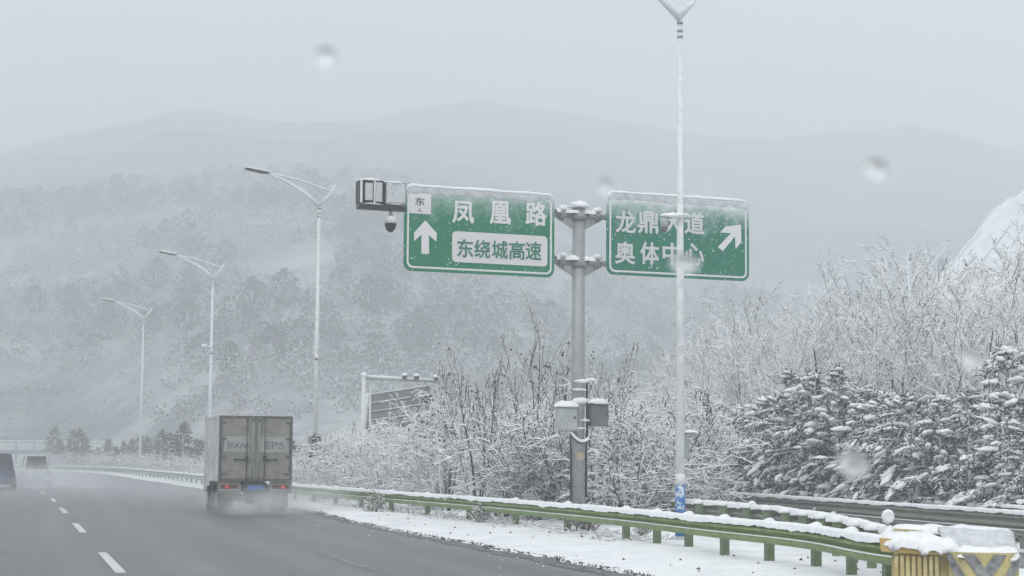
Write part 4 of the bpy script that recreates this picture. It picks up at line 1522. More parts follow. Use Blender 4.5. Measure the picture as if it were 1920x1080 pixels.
# ------------------------------------------------------------------ cars
def car(label, loc, rz, mat, group=None, suv=False):
    t = thing('car', label, 'car', loc, rz)
    H = 1.9 if suv else 1.84
    secs = [  # y, half width low, half width top, z bottom, z shoulder, z top, half width roof
        (0.00, 0.80, 0.42, 0.80), (0.06, 0.86, 0.30, 0.95), (0.5, 0.91, 0.26, 1.0), (1.5, 0.93, 0.24, 1.0),
        (2.9, 0.93, 0.24, 0.98), (3.9, 0.91, 0.26, 0.88), (4.5, 0.84, 0.30, 0.74), (4.65, 0.74, 0.40, 0.62)]
    vs, fs = [], []
    for y, w_, zb, zt in secs:
        vs += [(-w_ * .93, y, zb), (-w_, y, (zb + zt) / 2), (-w_ * .95, y, zt), (w_ * .95, y, zt), (w_, y, (zb + zt) / 2), (w_ * .93, y, zb)]
    for i in range(len(secs) - 1):
        for k in range(6):
            a, b = i * 6 + k, i * 6 + (k + 1) % 6
            fs.append((a, b, b + 6, a + 6))
    fs += [tuple(range(5, -1, -1)), tuple(len(vs) - 6 + k for k in range(6))]
    body = MB().add(vs, fs).build('body', mat, t, 0.04)
    # greenhouse
    y0, y1, y2, y3 = (0.10, 0.45, 2.3, 3.3)
    gv = [(-0.80, y0, 0.95), (0.80, y0, 0.95), (0.82, y3, 0.95), (-0.82, y3, 0.95), (-0.62, y1, H), (0.62, y1, H), (0.62, y2, H), (-0.62, y2, H)]
    MB().add(gv, [(0, 1, 5, 4), (1, 2, 6, 5), (2, 3, 7, 6), (3, 0, 4, 7), (4, 5, 6, 7), (0, 3, 2, 1)]).build('cabin', mat, t, 0.05)
    def lerp3(a, b, u): return tuple(a[i] + (b[i] - a[i]) * u for i in range(3))
    def win(a, b, c, d, off, nm):
        cc_ = [sum(q[i] for q in (a, b, c, d)) / 4 for i in range(3)]
        q = [tuple(cc_[i] + (p[i] - cc_[i]) * 0.82 + off[i] for i in range(3)) for p in (a, b, c, d)]
        q2 = [tuple(p[i] - off[i] * .8 for i in range(3)) for p in q]
        MB().add(q + q2, [(0, 1, 2, 3), (4, 7, 6, 5), (0, 4, 5, 1), (1, 5, 6, 2), (2, 6, 7, 3), (3, 7, 4, 0)]).build(nm, M['car_glass'], t)
    win(gv[0], gv[1], gv[5], gv[4], (0, -0.012, 0.004), 'rear_window')
    win(gv[1], gv[2], gv[6], gv[5], (0.012, 0, 0.004), 'side_window')
    win(gv[3], gv[0], gv[4], gv[7], (-0.012, 0, 0.004), 'side_window')
    win(gv[2], gv[3], gv[7], gv[6], (0, 0.012, 0.004), 'windscreen')
    for s_ in (-1, 1):
        for wy in (0.85, 3.65):
            wh = MB().tube([(s_ * 0.70, wy, 0.33), (s_ * 0.94, wy, 0.33)], 0.33, 18).build('wheel', M['rubber'], t, 0.02)
            MB().tube([(s_ * 0.935, wy, 0.33), (s_ * 0.95, wy, 0.33)], 0.2, 14).build('rim', M['galv'], wh)
        MB().box(s_ * 0.68 - 0.13, s_ * 0.68 + 0.13, -0.03, 0.03, 0.72, 0.86).build('tail_lamp', M['tail_dark'], t, 0.01)
    MB().box(-0.85, 0.85, -0.05, 0.1, 0.38, 0.56).build('bumper', mat, t, 0.03)
    MB().box(-0.22, 0.22, -0.018, 0.02, 0.60, 0.72).build('number_plate', M['plate_blue'], t)
    return t


car('small silver car ahead, half lost in the spray at the far left bend', (X_at(69, 108), 108, 0), R(17), M['car_silver'])
car('dark navy car cut by the left edge of the picture', (X_at(-2, 98), 98, 0), R(17), M['car_blue'], suv=True)

# ------------------------------------------------------------------ far left barrier with snow on it
bx = thing('road_barrier', 'distant white panelled barrier with snow, level with the far cars', 'barrier', (X_at(30, 306), 306, 0), R(4))
for i in range(-5, 6):
    MB().box(i * 2.9 - 0.12, i * 2.9 + 0.12, -0.15, 0.15, 0, 4.4).build('post', M['galv'], bx)
    if i < 5:
        MB().box(i * 2.9 + 0.13, i * 2.9 + 2.77, -0.05, 0.05, 3.0, 4.25).build('panel', M['white_trim'], bx)
        MB().box(i * 2.9 + 0.13, i * 2.9 + 2.77, -0.05, 0.05, 0.9, 2.3).build('panel', M['white_trim'], bx)
MB().box(-15.0, 15.0, -0.2, 0.2, 4.4, 4.6).build('snow_ridge', M['snow_cap'], bx)


# ------------------------------------------------------------------ vegetation generators
def twig_mesh(name, segs, mats, snow_up=1.5, smat=None):
    """segs: array (n, 8) p0 p1 r0 r1 -> diamond section tubes with extra depth of snow on the upper side"""
    S_ = np.asarray(segs, np.float64)
    p0, p1, r0, r1 = S_[:, 0:3], S_[:, 3:6], S_[:, 6:7], S_[:, 7:8]
    d = p1 - p0
    d /= np.linalg.norm(d, axis=1, keepdims=True) + 1e-9
    up = np.zeros_like(d)
    up[:, 2] = 1
    steep = np.abs(d[:, 2]) > 0.97
    up[steep] = (0.3, 1, 0)
    s = np.cross(d, up)
    s /= np.linalg.norm(s, axis=1, keepdims=True) + 1e-9
    u = np.cross(s, d)
    fl = 1 + (snow_up - 1) * (1 - np.abs(d[:, 2:3])) 
    V = np.concatenate([p0 + s * r0, p0 + u * r0 * fl, p0 - s * r0, p0 - u * r0 * .8,
                        p1 + s * r1, p1 + u * r1 * fl, p1 - s * r1, p1 - u * r1 * .8], 1).reshape(-1, 3)
    b = np.arange(len(S_))[:, None] * 8
    Q = np.concatenate([b + np.array([[k, (k + 1) % 4, (k + 1) % 4 + 4, k + 4]]) for k in range(4)], 1).reshape(-1, 4)
    mi = None
    if smat is not None:
        mi = np.repeat(np.asarray(smat, np.int32), 4)
    return mesh_np(name, V, Q, mats, mi)


def rnd_unit(g):
    v = g.normal(size=3)
    return v / np.linalg.norm(v)


def rot_dir(g, d, ang):
    a = np.cross(d, rnd_unit(g))
    a /= np.linalg.norm(a) + 1e-9
    return d * math.cos(ang) + a * math.sin(ang)


def grow(seed, stems, levels, wander=0.10, cap=16000):
    """stems: list of (pos, dir, length, radius). levels: list of dict(n children, ang, ratio, segs, trop, r)"""
    g = np.random.default_rng(seed)
    segs, tips = [], []
    stack = [(np.array(p, float), np.array(d, float) / np.linalg.norm(d), L, r, 0) for p, d, L, r in stems]
    while stack:
        p, d, L, r, lv = stack.pop()
        c = levels[lv]
        n = c['segs']
        r_end = max(r * c.get('taper', 0.35), 0.006)
        kids = []
        for i in range(n):
            d = d + g.normal(size=3) * c.get('wander', wander)
            d[2] += c.get('trop', 0.0)
            d /= np.linalg.norm(d)
            q = p + d * (L / n)
            a, b = r + (r_end - r) * i / n, r + (r_end - r) * (i + 1) / n
            segs.append((*p, *q, a, b))
            kids.append((q, d.copy(), (i + 1) / n, b))
            p = q
        if lv + 1 < len(levels):
            k = levels[lv + 1]
            cnt = k['n'] if lv + 1 < 2 else g.integers(max(1, k['n'] - 2), k['n'] + 2)
            t0 = c.get('start', 0.15)
            for j in range(cnt):
                t = t0 + (1 - t0) * (j + g.random()) / cnt
                i = min(n - 1, int(t * n))
                q, dd, tt, rr = kids[i]
                nd = rot_dir(g, dd, R(k['ang']) * g.uniform(0.6, 1.3))
                nd[2] += k.get('lift', 0.0)
                nd /= np.linalg.norm(nd)
                stack.append((q + (0), nd, L * k['ratio'] * (1.1 - 0.6 * t) * g.uniform(0.6, 1.2), max(rr * 0.6, k.get('rmin', 0.008)), lv + 1))
        else:
            tips.append(p)
        if len(segs) > cap:
            break
    return segs, tips


def split_trunk(segs, rmin=0.022):
    a = np.asarray(segs)
    t = a[:, 6] > rmin
    return a[t], a[~t]


def make_shrub(seed, H, spread, stems=14, mat='bark', cap=13000, dense=1.0, leaves=0):
    g = np.random.default_rng(seed)
    st = []
    for i in range(stems):
        a = g.uniform(0, 2 * math.pi)
        tilt = g.uniform(0.12, 1.0) * spread
        st.append(((0.12 * math.cos(a) * g.random(), 0.12 * math.sin(a) * g.random(), 0), (math.cos(a) * tilt, math.sin(a) * tilt, 1), H * g.uniform(0.75, 1.1), g.uniform(0.022, 0.036)))
    lv = [dict(segs=8, wander=0.09, trop=0.0, start=0.08), dict(n=int(9 * dense), ang=52, ratio=0.46, segs=6, wander=0.16, rmin=0.016, trop=-0.02),
          dict(n=int(6 * dense), ang=52, ratio=0.5, segs=4, wander=0.20, rmin=0.014, trop=-0.03), dict(n=3, ang=48, ratio=0.5, segs=2, wander=0.2, rmin=0.012)]
    segs, tips = grow(seed, st, lv, cap=cap)
    return segs, tips


def leaf_cards(tips, n, size, seed):
    g = np.random.default_rng(seed)
    V, Q = [], []
    for i in range(n):
        p = np.array(tips[g.integers(len(tips))]) + g.normal(size=3) * 0.05
        a = rnd_unit(g) * size * g.uniform(.6, 1.2)
        b = np.cross(a, rnd_unit(g))
        b = b / (np.linalg.norm(b) + 1e-9) * size * 0.4
        k = len(V)
        V += [p, p + a * .5 + b, p + a, p + a * .5 - b]
        Q.append((k, k + 1, k + 2, k + 3))
    return V, Q


def veg_template(kind, seed, **kw):
    """returns list of (part_name, mesh)"""
    out = []
    if kind == 'shrub':
        segs, tips = make_shrub(seed, kw['H'], kw['spread'], kw.get('stems', 14), cap=kw.get('cap', 13000), dense=kw.get('dense', 1.0))
        a, b = split_trunk(segs, 0.020)
        m_ = M[kw.get('mat', 'bark')]
        out.append(('stem', twig_mesh('stem', a, [m_], 1.5)))
        out.append(('crown', twig_mesh('crown', b, [m_], 3.0)))
        if kw.get('leaves'):
            V, Q = leaf_cards(tips, kw['leaves'], 0.07, seed + 1)
            out.append(('leaves', mesh_np('leaves', V, Q, [M['leaf_brown']])))
    elif kind == 'bare':
        H = kw['H']
        st = [((0, 0, 0), (0.04, 0.02, 1), H, kw.get('r', 0.07))]
        for i in range(kw.get('extra', 2)):
            a = i * 2.4 + seed
            st.append(((0.05 * math.cos(a), 0.05 * math.sin(a), 0), (0.32 * math.cos(a), 0.32 * math.sin(a), 1), H * 0.85, kw.get('r', 0.07) * .7))
        lv = [dict(segs=12, wander=0.05, trop=0.03, start=kw.get('start', 0.22), taper=0.15),
              dict(n=kw.get('n1', 15), ang=46 if kw.get('wide') else 34, ratio=0.50, segs=8, wander=0.07, trop=0.05, rmin=0.020, start=0.12),
              dict(n=kw.get('n2', 9), ang=42, ratio=0.46, segs=6, wander=0.09, trop=0.01, rmin=0.017),
              dict(n=kw.get('n3', 5), ang=42, ratio=0.50, segs=4, wander=0.12, trop=-0.03, rmin=0.014)]
        segs, tips = grow(seed, st, lv, cap=kw.get('cap', 15000))
        a, b = split_trunk(segs, 0.024)
        m_ = M[kw.get('mat', 'frost_bark')]
        out.append(('trunk', twig_mesh('trunk', a, [M[kw.get('tmat', 'bark')]], 1.4)))
        out.append(('crown', twig_mesh('crown', b, [m_], 2.2)))
        if kw.get('leaves'):
            V, Q = leaf_cards(tips, kw['leaves'], 0.14, seed + 1)
            out.append(('leaves', mesh_np('leaves', V, Q, [M['leaf_brown']])))
    elif kind == 'conifer':
        out = conifer(seed, **kw)
    return out


# low-poly lump for the clumps of snow
def _ico():
    t = (1 + 5 ** .5) / 2
    v = np.array([(-1, t, 0), (1, t, 0), (-1, -t, 0), (1, -t, 0), (0, -1, t), (0, 1, t), (0, -1, -t), (0, 1, -t), (t, 0, -1), (t, 0, 1), (-t, 0, -1), (-t, 0, 1)], float)
    v /= np.linalg.norm(v[0])
    f = np.array([(0, 11, 5), (0, 5, 1), (0, 1, 7), (0, 7, 10), (0, 10, 11), (1, 5, 9), (5, 11, 4), (11, 10, 2), (10, 7, 6), (7, 1, 8), (3, 9, 4), (3, 4, 2), (3, 2, 6), (3, 6, 8), (3, 8, 9), (4, 9, 5), (2, 4, 11), (6, 2, 10), (8, 6, 7), (9, 8, 1)])
    vs = [tuple(x) for x in v]
    cache = {}
    def mid(a, b):
        kk = (min(a, b), max(a, b))
        if kk not in cache:
            m_ = (np.array(vs[a]) + np.array(vs[b])) / 2
            m_ /= np.linalg.norm(m_)
            vs.append(tuple(m_))
            cache[kk] = len(vs) - 1
        return cache[kk]
    f2 = []
    for a, b, c in f:
        ab, bc, ca = mid(a, b), mid(b, c), mid(c, a)
        f2 += [(a, ab, ca), (b, bc, ab), (c, ca, bc), (ab, bc, ca)]
    return np.array(vs), np.array(f2)


ICO_V, ICO_F = _ico()


def conifer(seed, H=3.8, Rr=1.5, pointed=0.8, clump=0.15, levels=13, per=9, snow=1.0, tuft=0.13, skirt=0.04, nm='needles'):
    g = np.random.default_rng(seed)
    segs = []
    n = 8
    for i in range(n):
        segs.append((0, 0, H * .95 * i / n, 0, 0, H * .95 * (i + 1) / n, 0.09 * (1 - i / n) + .012, 0.09 * (1 - (i + 1) / n) + .010))
    tv, tq, sv, sf_ = [], [], [], []
    for lv in range(levels):
        f = lv / (levels - 1)
        z = H * (skirt + (0.97 - skirt) * f)
        L = Rr * (1 - f) ** pointed * g.uniform(0.85, 1.1) + 0.10
        nb = max(4, int(per * (0.5 + 0.5 * (1 - f))))
        for k in range(nb):
            a = 2 * math.pi * (k + g.uniform(-.35, .35)) / nb + lv * 0.9
            Lk = L * g.uniform(0.68, 1.18)
            p = np.array([0, 0, z + g.uniform(-.1, .1)])
            d = np.array([math.cos(a), math.sin(a), 0.35 + 0.5 * f])
            m_ = max(2, int(Lk / 0.26))
            for j in range(m_):
                d = d + np.array([0, 0, -0.27]) + g.normal(size=3) * 0.16
                d /= np.linalg.norm(d)
                q = p + d * (Lk / m_)
                segs.append((*p, *q, 0.016, 0.012))
                t = (j + 1) / m_
                if t > 0.22:
                    # drooping tuft of needles
                    nt_ = 15
                    for i in range(nt_):
                        c = q + g.normal(size=3) * np.array([.07, .07, .05])
                        e = d * 0.5 + rnd_unit(g) * 0.9 + np.array([0, 0, -0.45])
                        e = e / np.linalg.norm(e) * tuft * g.uniform(.8, 1.6)
                        w_ = np.cross(e, rnd_unit(g))
                        w_ = w_ / (np.linalg.norm(w_) + 1e-9) * tuft * 0.13
                        b = len(tv)
                        tv += [c - w_, c + w_, c + e + w_ * .4, c + e - w_ * .4]
                        tq.append((b, b + 1, b + 2, b + 3))
                    for _c in range(int(g.random() < (0.28 if t < 0.6 else 0.95)) + (2 if t > 0.85 and g.random() < .7 else 0)):
                        if g.random() < 0.08 + 0.38 * max(0, math.sin(a * 2.3 + lv * .7 + seed)): continue
                        c = q + np.array([g.normal() * .07, g.normal() * .07, 0.03 + g.normal() * .03])
                        sc3 = clump * (0.30 + 0.80 * g.random() ** 1.7)
                        V = ICO_V.copy()
                        V *= (1 + 0.20 * np.sin(V[:, [1, 2, 0]] * g.uniform(2, 5) + g.uniform(0, 6)))
                        V *= (1 + 0.09 * g.normal(size=(len(V), 1)))
                        V *= np.array([g.uniform(.9, 1.9), g.uniform(.5, .85), g.uniform(.4, .62)]) * sc3
                        V[:, 2] = np.where(V[:, 2] < -0.25 * sc3, -0.25 * sc3, V[:, 2])
                        # align long axis with branch
                        dx = d / np.linalg.norm(d)
                        yx = np.cross([0, 0, 1], dx)
                        yx /= np.linalg.norm(yx) + 1e-9
                        zx = np.cross(dx, yx)
                        V = V @ np.array([dx, yx, zx]) + c
                        b = len(sv) * 42
                        sv.append(V)
                        sf_.append(ICO_F + b)
                p = q
    SV = np.concatenate(sv)
    SF = np.concatenate(sf_)
    return [('trunk', twig_mesh('trunk', segs, [M['bark']], 1.3)), ('foliage', mesh_np('foliage', tv, tq, [M[nm]])), ('snow_load', mesh_np('snow_load', SV, SF, [M['snow_cap']], smooth=True))]


def norm_h(tmpl, H):
    z = np.concatenate([np.array([v.co.z for v in me.vertices]) for pn, me in tmpl if pn != 'leaves'])
    k = H / np.percentile(z, 98.5)
    for pn, me in tmpl:
        me.transform(Matrix.Scale(float(k), 4))
    return tmpl


def place_veg(name, tmpl, label, cat, loc, rz, scale, group):
    t = thing(name, label, cat, loc, rz, group)
    t.scale = (scale, scale, scale) if isinstance(scale, (int, float)) else scale
    for pn, me in tmpl:
        o = link(pn, me, t)
        if pn in ('snow_load', 'foliage', 'leaves', 'crown'):
            o['kind'] = 'stuff'
    return t


ORD = ['first', 'second', 'third', 'fourth', 'fifth', 'sixth', 'seventh', 'eighth', 'ninth', 'tenth', 'eleventh', 'twelfth', 'thirteenth', 'fourteenth', 'fifteenth',
       'sixteenth', 'seventeenth', 'eighteenth', 'nineteenth', 'twentieth', 'twenty-first', 'twenty-second', 'twenty-third', 'twenty-fourth', 'twenty-fifth', 'twenty-sixth', 'twenty-seventh', 'twenty-eighth', 'twenty-ninth', 'thirtieth',
       'thirty-first', 'thirty-second', 'thirty-third', 'thirty-fourth', 'thirty-fifth', 'thirty-sixth']

# templates
T_shrub = [norm_h(veg_template('shrub', s_, H=3.2, spread=sp, stems=st, cap=20000, dense=1.0, mat='bark'), 3.1) for s_, sp, st in ((11, 1.0, 14), (12, 0.8, 12), (13, 1.25, 15))]
T_dark = [norm_h(veg_template('shrub', 21, H=3.2, spread=1.25, stems=15, cap=20000, dense=1.0, mat='stem_dark', leaves=150), 3.1)]
T_lace = [norm_h(veg_template('shrub', s_, H=3.4, spread=0.95, stems=14, cap=20000, dense=1.1, mat='frost_bark'), 3.1) for s_ in (31, 32)]
T_sap = [norm_h(veg_template('bare', 41, H=4.9, r=0.055, extra=3, n1=8, n2=4, n3=2, cap=6000, mat='sap_bark', tmat='stem_dark', leaves=45, start=0.35), 4.9),
         norm_h(veg_template('bare', 42, H=5.6, r=0.06, extra=3, n1=9, n2=4, n3=2, cap=7000, mat='sap_bark', tmat='stem_dark', leaves=50, start=0.30), 5.6)]
T_bare = [norm_h(veg_template('bare', s_, H=8.0, r=0.08, extra=e, n1=n1, n2=8, n3=5, cap=40000, mat='frost_bark', tmat='stem_dark', start=0.14, wide=1), 8.0) for s_, e, n1 in ((51, 2, 14), (52, 3, 11), (53, 3, 12), (54, 2, 14))]
T_con = [norm_h(veg_template('conifer', s_, H=h, Rr=r, pointed=p, levels=lv, per=pe), 3.9) for s_, h, r, p, lv, pe in ((61, 3.9, 1.75, 0.70, 12, 11), (62, 3.6, 2.1, 0.55, 10, 12), (63, 4.4, 1.45, 0.95, 14, 9), (64, 3.4, 2.2, 0.45, 9, 13), (65, 4.0, 1.7, 0.75, 11, 10))]
T_spr = [norm_h(veg_template('conifer', s_, H=3.6, Rr=r, pointed=0.85, levels=13, per=10, clump=0.085, tuft=0.17, nm='spruce_needles'), 3.6) for s_, r in ((71, 1.15), (72, 1.4), (73, 0.9))]

rr = random.Random(5)


def hpx(px, py_top, Y, base):
    return at(px, py_top, Y).z - base


# centre thicket
centre = [
    # px, Y, top py, template, kind
    (632, 85, 812, T_lace[0], 'pale snow laced shrub just right of the truck', 1.0),
    (668, 79, 802, T_shrub[1], 'snow laced shrub below the far gantry pole', 1.0),
    (716, 72, 790, T_lace[1], 'broad snow laced shrub in front of the louvred board', 1.15),
    (772, 66, 778, T_shrub[0], 'rounded snow laced shrub right of the louvred board', 1.15),
    (828, 60, 760, T_lace[0], 'thick snow laced shrub left of the slender sapling', 1.1),
    (880, 64, 745, T_lace[0], 'white frosted shrub behind the slender sapling', 1.1),
    (946, 54.5, 770, T_shrub[2], 'tangled snow laced shrub between the two tall saplings', 1.1),
    (1008, 51.5, 755, T_shrub[0], 'tangled snow laced shrub left of the grey cabinet', 1.1),
    (1052, 51, 800, T_dark[0], 'dark tangled shrub directly behind the foot of the sign pole', 1.2),
    (1120, 50.5, 745, T_shrub[0], 'snow laced shrub with dark stems right of the sign pole', 1.0),
    (1168, 48.5, 770, T_shrub[1], 'arching shrub with snow lined boughs right of the sign pole', 1.25),
    (1222, 51, 735, T_shrub[2], 'wide arching shrub with snow lined boughs left of the tall lamp post', 1.1),
    (1285, 55, 760, T_shrub[0], 'arching snowy shrub behind the tall lamp post', 1.1),
    (1345, 61, 770, T_lace[1], 'frosted shrub right of the tall lamp post', 1.0),
]
for i, (px, Y, pt, tm, lb, wd) in enumerate(centre):
    x = X_at(px, Y)
    h = hpx(px, pt, Y, 0) / 3.15
    place_veg('snowy_shrub', tm, lb, 'shrub', (x, Y, -0.05), rr.uniform(0, 6.28), (h * wd, h * wd, h), 'snow laced shrubs behind the green guardrail')
sap = [(893, 51.5, 655, T_sap[0], 'slender sapling with a few dark leaves between gantry and sign pole'),
       (930, 55, 668, T_sap[1], 'slender leafy sapling close behind the first one'),
       (1008, 53.5, 575, T_sap[1], 'tallest slender sapling just left of the sign pole'),
       (1060, 56, 640, T_sap[0], 'slender sapling behind the sign pole'),
       (842, 60, 660, T_sap[1], 'slender sapling with dark leaves right of the far cameras'),
       (1135, 55, 655, T_sap[0], 'slender sapling above the right control cabinet')]
for i, (px, Y, pt, tm, lb) in enumerate(sap):
    x = X_at(px, Y)
    h = hpx(px, pt, Y, 0) / (4.9 if tm is T_sap[0] else 5.6)
    place_veg('sapling', tm, lb, 'sapling', (x, Y, 0), rr.uniform(0, 6.28), (h * .8, h * .8, h), 'slender saplings behind the green guardrail')

# leafy dark clump right of the board
V, Q = leaf_cards([np.array((rr.gauss(0, .45), rr.gauss(0, .3), rr.gauss(2.6, .5))) for _ in range(120)], 420, 0.13, 5)
t = thing('leafy_bush', 'bush still holding dark green leaves right of the louvred board', 'bush', (X_at(815, 62), 62, 0), 0)
for pn, me in T_shrub[1]:
    link(pn, me, t)
link('leaves', mesh_np('leaves', V, Q, [M['needles']]), t)

# second line behind the thicket
back = []
for i in range(15):
    px = 600 + i * 47 + rr.uniform(-12, 12)
    Y = 74 + rr.uniform(0, 14)
    x = X_at(px, Y)
    top = 822 - 75 * sstep(760, 960, px) + rr.uniform(-18, 18)
    h = hpx(px, top, Y, terr(x, Y)) / 3.1
    place_veg('snowy_shrub', T_lace[i % 2], ORD[i] + ' pale frosted shrub from the left in the line behind the thicket', 'shrub', (x, Y, terr(x, Y) - 0.05), rr.uniform(0, 6.28), (h * 1.2, h * 1.2, h), 'pale shrubs behind the thicket')

# evergreens right of the ramp
px = 1300
i = 0
cons = []
while px < 1990:
    Yr = 5.0
    # far rail Y at this pixel: solve far_x(Y) = X_at(px,Y)
    Y = 30.0
    while far_x(Y) > X_at(px, Y) and Y < 120:
        Y += 0.25
    Y2 = Y + 5.5 + rr.uniform(-.6, .8)
    cons.append((px, Y2))
    px += rr.uniform(40, 56) * (60 / Y2) ** 0.5
for i, (px, Y) in enumerate(cons):
    x = X_at(px, Y)
    b = terr(x, Y) - 0.1
    top = interp([(1300, 800), (1360, 765), (1450, 765), (1560, 735), (1650, 765), (1760, 725), (1850, 760), (1950, 740)], px) + rr.choice((-38, -12, 8, 22, 48))
    h = hpx(px, top, Y, b) / 3.9
    place_veg('evergreen_tree', T_con[(i * 2) % 5], ORD[i] + ' snow laden evergreen from the left in the front row behind the ramp', 'evergreen tree', (x, Y, b), rr.uniform(0, 6.28), (h * 0.7 + .38, h * 0.7 + .38, h), 'snow laden evergreens behind the exit ramp')
for i in range(9):
    px = 1340 + i * 70 + rr.uniform(-15, 15)
    Y = 30.0
    while far_x(Y) > X_at(px, Y) and Y < 120:
        Y += 0.25
    Y += 8.5
    x = X_at(px, Y)
    b = terr(x, Y) - 0.1
    h = rr.uniform(0.8, 1.2)
    place_veg('evergreen_tree', T_con[(i * 3 + 1) % 5], ORD[i] + ' evergreen from the left in the row behind the front evergreens', 'evergreen tree', (x, Y, b), rr.uniform(0, 6.28), h, 'evergreens in the second row behind the ramp')

# bare frosted trees on the right
SKY = [(1180, 760), (1240, 700), (1290, 625), (1400, 580), (1500, 540), (1600, 535), (1660, 500), (1720, 455), (1790, 480), (1860, 455), (1960, 440)]
nb = 33
for i in range(nb):
    row = i % 3
    px = 1195 + (i // 3) * 71 + row * 23 + rr.uniform(-12, 12)
    Y = interp([(1180, 84), (1400, 72), (1600, 62), (1960, 52)], px) + row * 8 + rr.uniform(-2, 2)
    x = X_at(px, Y)
    b = terr(x, Y) - 0.1
    top = interp(SKY, px) + (12, 0, 8)[row] * 2 + rr.uniform(0, 45)
    h = max(0.5, hpx(px, top - 22, Y, b) / 8.0)
    place_veg('bare_tree', T_bare[(i * 3 + row) % 4], ORD[i] + ' frosted leafless tree from the left, rising behind the evergreens', 'tree', (x, Y, b), rr.uniform(0, 6.28), (h * .95 + .1, h * .95 + .1, h), 'frosted leafless trees behind the evergreens')

# left conifer row
LT = [(95, 805), (140, 800), (180, 812), (230, 822), (285, 795), (345, 797), (390, 815), (560, 812), (620, 830), (680, 830)]
n = 34
for i in range(n):
    px = 98 + i * 16.6 + rr.uniform(-5, 5)
    x, Y = beyond_rail(px, rr.uniform(2.0, 4.4))
    b = terr(x, Y)
    top = interp(LT, px) + rr.uniform(-6, 16) + (12 if i % 3 else 0)
    h = hpx(px, top, Y, b) / 3.6
    place_veg('spruce', T_spr[i % 3], ORD[i] + ' small snowy spruce from the left in the row behind the far guardrail', 'spruce', (x, Y, b), rr.uniform(0, 6.28), (h * 1.05, h * 1.05, h), 'small snowy spruces along the far guardrail')
for i in range(22):
    px = 104 + i * 25 + rr.uniform(-7, 7)
    x, Y = beyond_rail(px, 1.8)
    h = hpx(px, interp([(95, 846), (400, 850), (660, 850)], px), Y, 0) / 3.2
    place_veg('snowy_shrub', T_shrub[i % 3], ORD[i] + ' low snowy shrub from the left at the foot of the far spruces', 'shrub', (x, Y, 0), rr.uniform(0, 6.28), (h * 1.5, h * 1.5, h), 'low shrubs at the foot of the far spruces')

# low brush at the foot of the green rail
gseg = []
g = np.random.default_rng(99)
for i in range(520):
    y = 38 + 34 * g.random() ** 1.2
    x = rail_x(y) + g.normal(0.35, 0.45)
    if x < rail_x(y) - 0.45: continue
    base = np.array([x, y, 0.03])
    for k in range(3):
        a = g.uniform(0, 6.28)
        d = np.array([math.cos(a) * .9, math.sin(a) * .9, g.uniform(.4, 1)])
        d /= np.linalg.norm(d)
        L = g.uniform(.12, .34)
        p = base
        for j in range(3):
            d = d + np.array([0, 0, -.25]) + g.normal(size=3) * .15
            d /= np.linalg.norm(d)
            q = p + d * L / 3
            gseg.append((*p, *q, 0.010, 0.008))
            p = q
tag(link('ground_brush', twig_mesh('ground_brush', gseg, [M['weeds']], 2.2)), 'low snow bent grass and twigs under the green guardrail', kind='stuff')
T_low = veg_template('shrub', 81, H=0.62, spread=1.6, stems=16, cap=2600, dense=0.7, mat='weeds')
for i, (px, Y, s, lb) in enumerate(((1095, 42.5, 1.0, 'low straw coloured bush under the green rail in front of the sign pole'),
                                (1200, 40.5, 0.6, 'small low bush under the green rail left of the tall lamp post'),
                                (700, 58, 1.0, 'low snowy bush under the green rail right of the truck'),
                                (905, 49, 0.8, 'low snowy bush under the green rail near the slender sapling'))):
    place_veg('low_bush', T_low, lb, 'bush', (X_at(px, Y), Y, 0.0), i, s, None)

for i in range(12):
    Y = rr.uniform(70, 80)
    px = 1812 + i * 11 + rr.uniform(-5, 5)
    x = X_at(px, Y)
    place_veg('low_bush', T_low, ORD[i] + ' small tuft from the left on the steep white cutting', 'bush', (x, Y, terr(x, Y) - 0.1), i, rr.uniform(0.6, 1.4), 'small tufts on the steep cutting')

# ------------------------------------------------------------------ hillside brush
g = np.random.default_rng(4)
HV, HQ = [], []


def bush_cards(c, h, w_, n, g):
    u = g.random((n, 3))
    th = u[:, 0] * 6.283
    zz = u[:, 1]
    rad = np.sqrt(g.random(n)) * w_ * np.sin(np.clip(zz * 2.6 + .4, 0, 3.1)) 
    P = np.stack([np.cos(th) * rad, np.sin(th) * rad, zz * h], 1) + c
    A = g.normal(size=(n, 3)); A /= np.linalg.norm(A, axis=1, keepdims=True)
    B = np.cross(A, g.normal(size=(n, 3))); B /= np.linalg.norm(B, axis=1, keepdims=True) + 1e-9
    s = (w_ * 0.07 + 0.12) * g.uniform(.6, 1.3, (n, 1))
    return np.stack([P - A * s, P - B * s * .7, P + A * s, P + B * s * .7], 1).reshape(-1, 3)


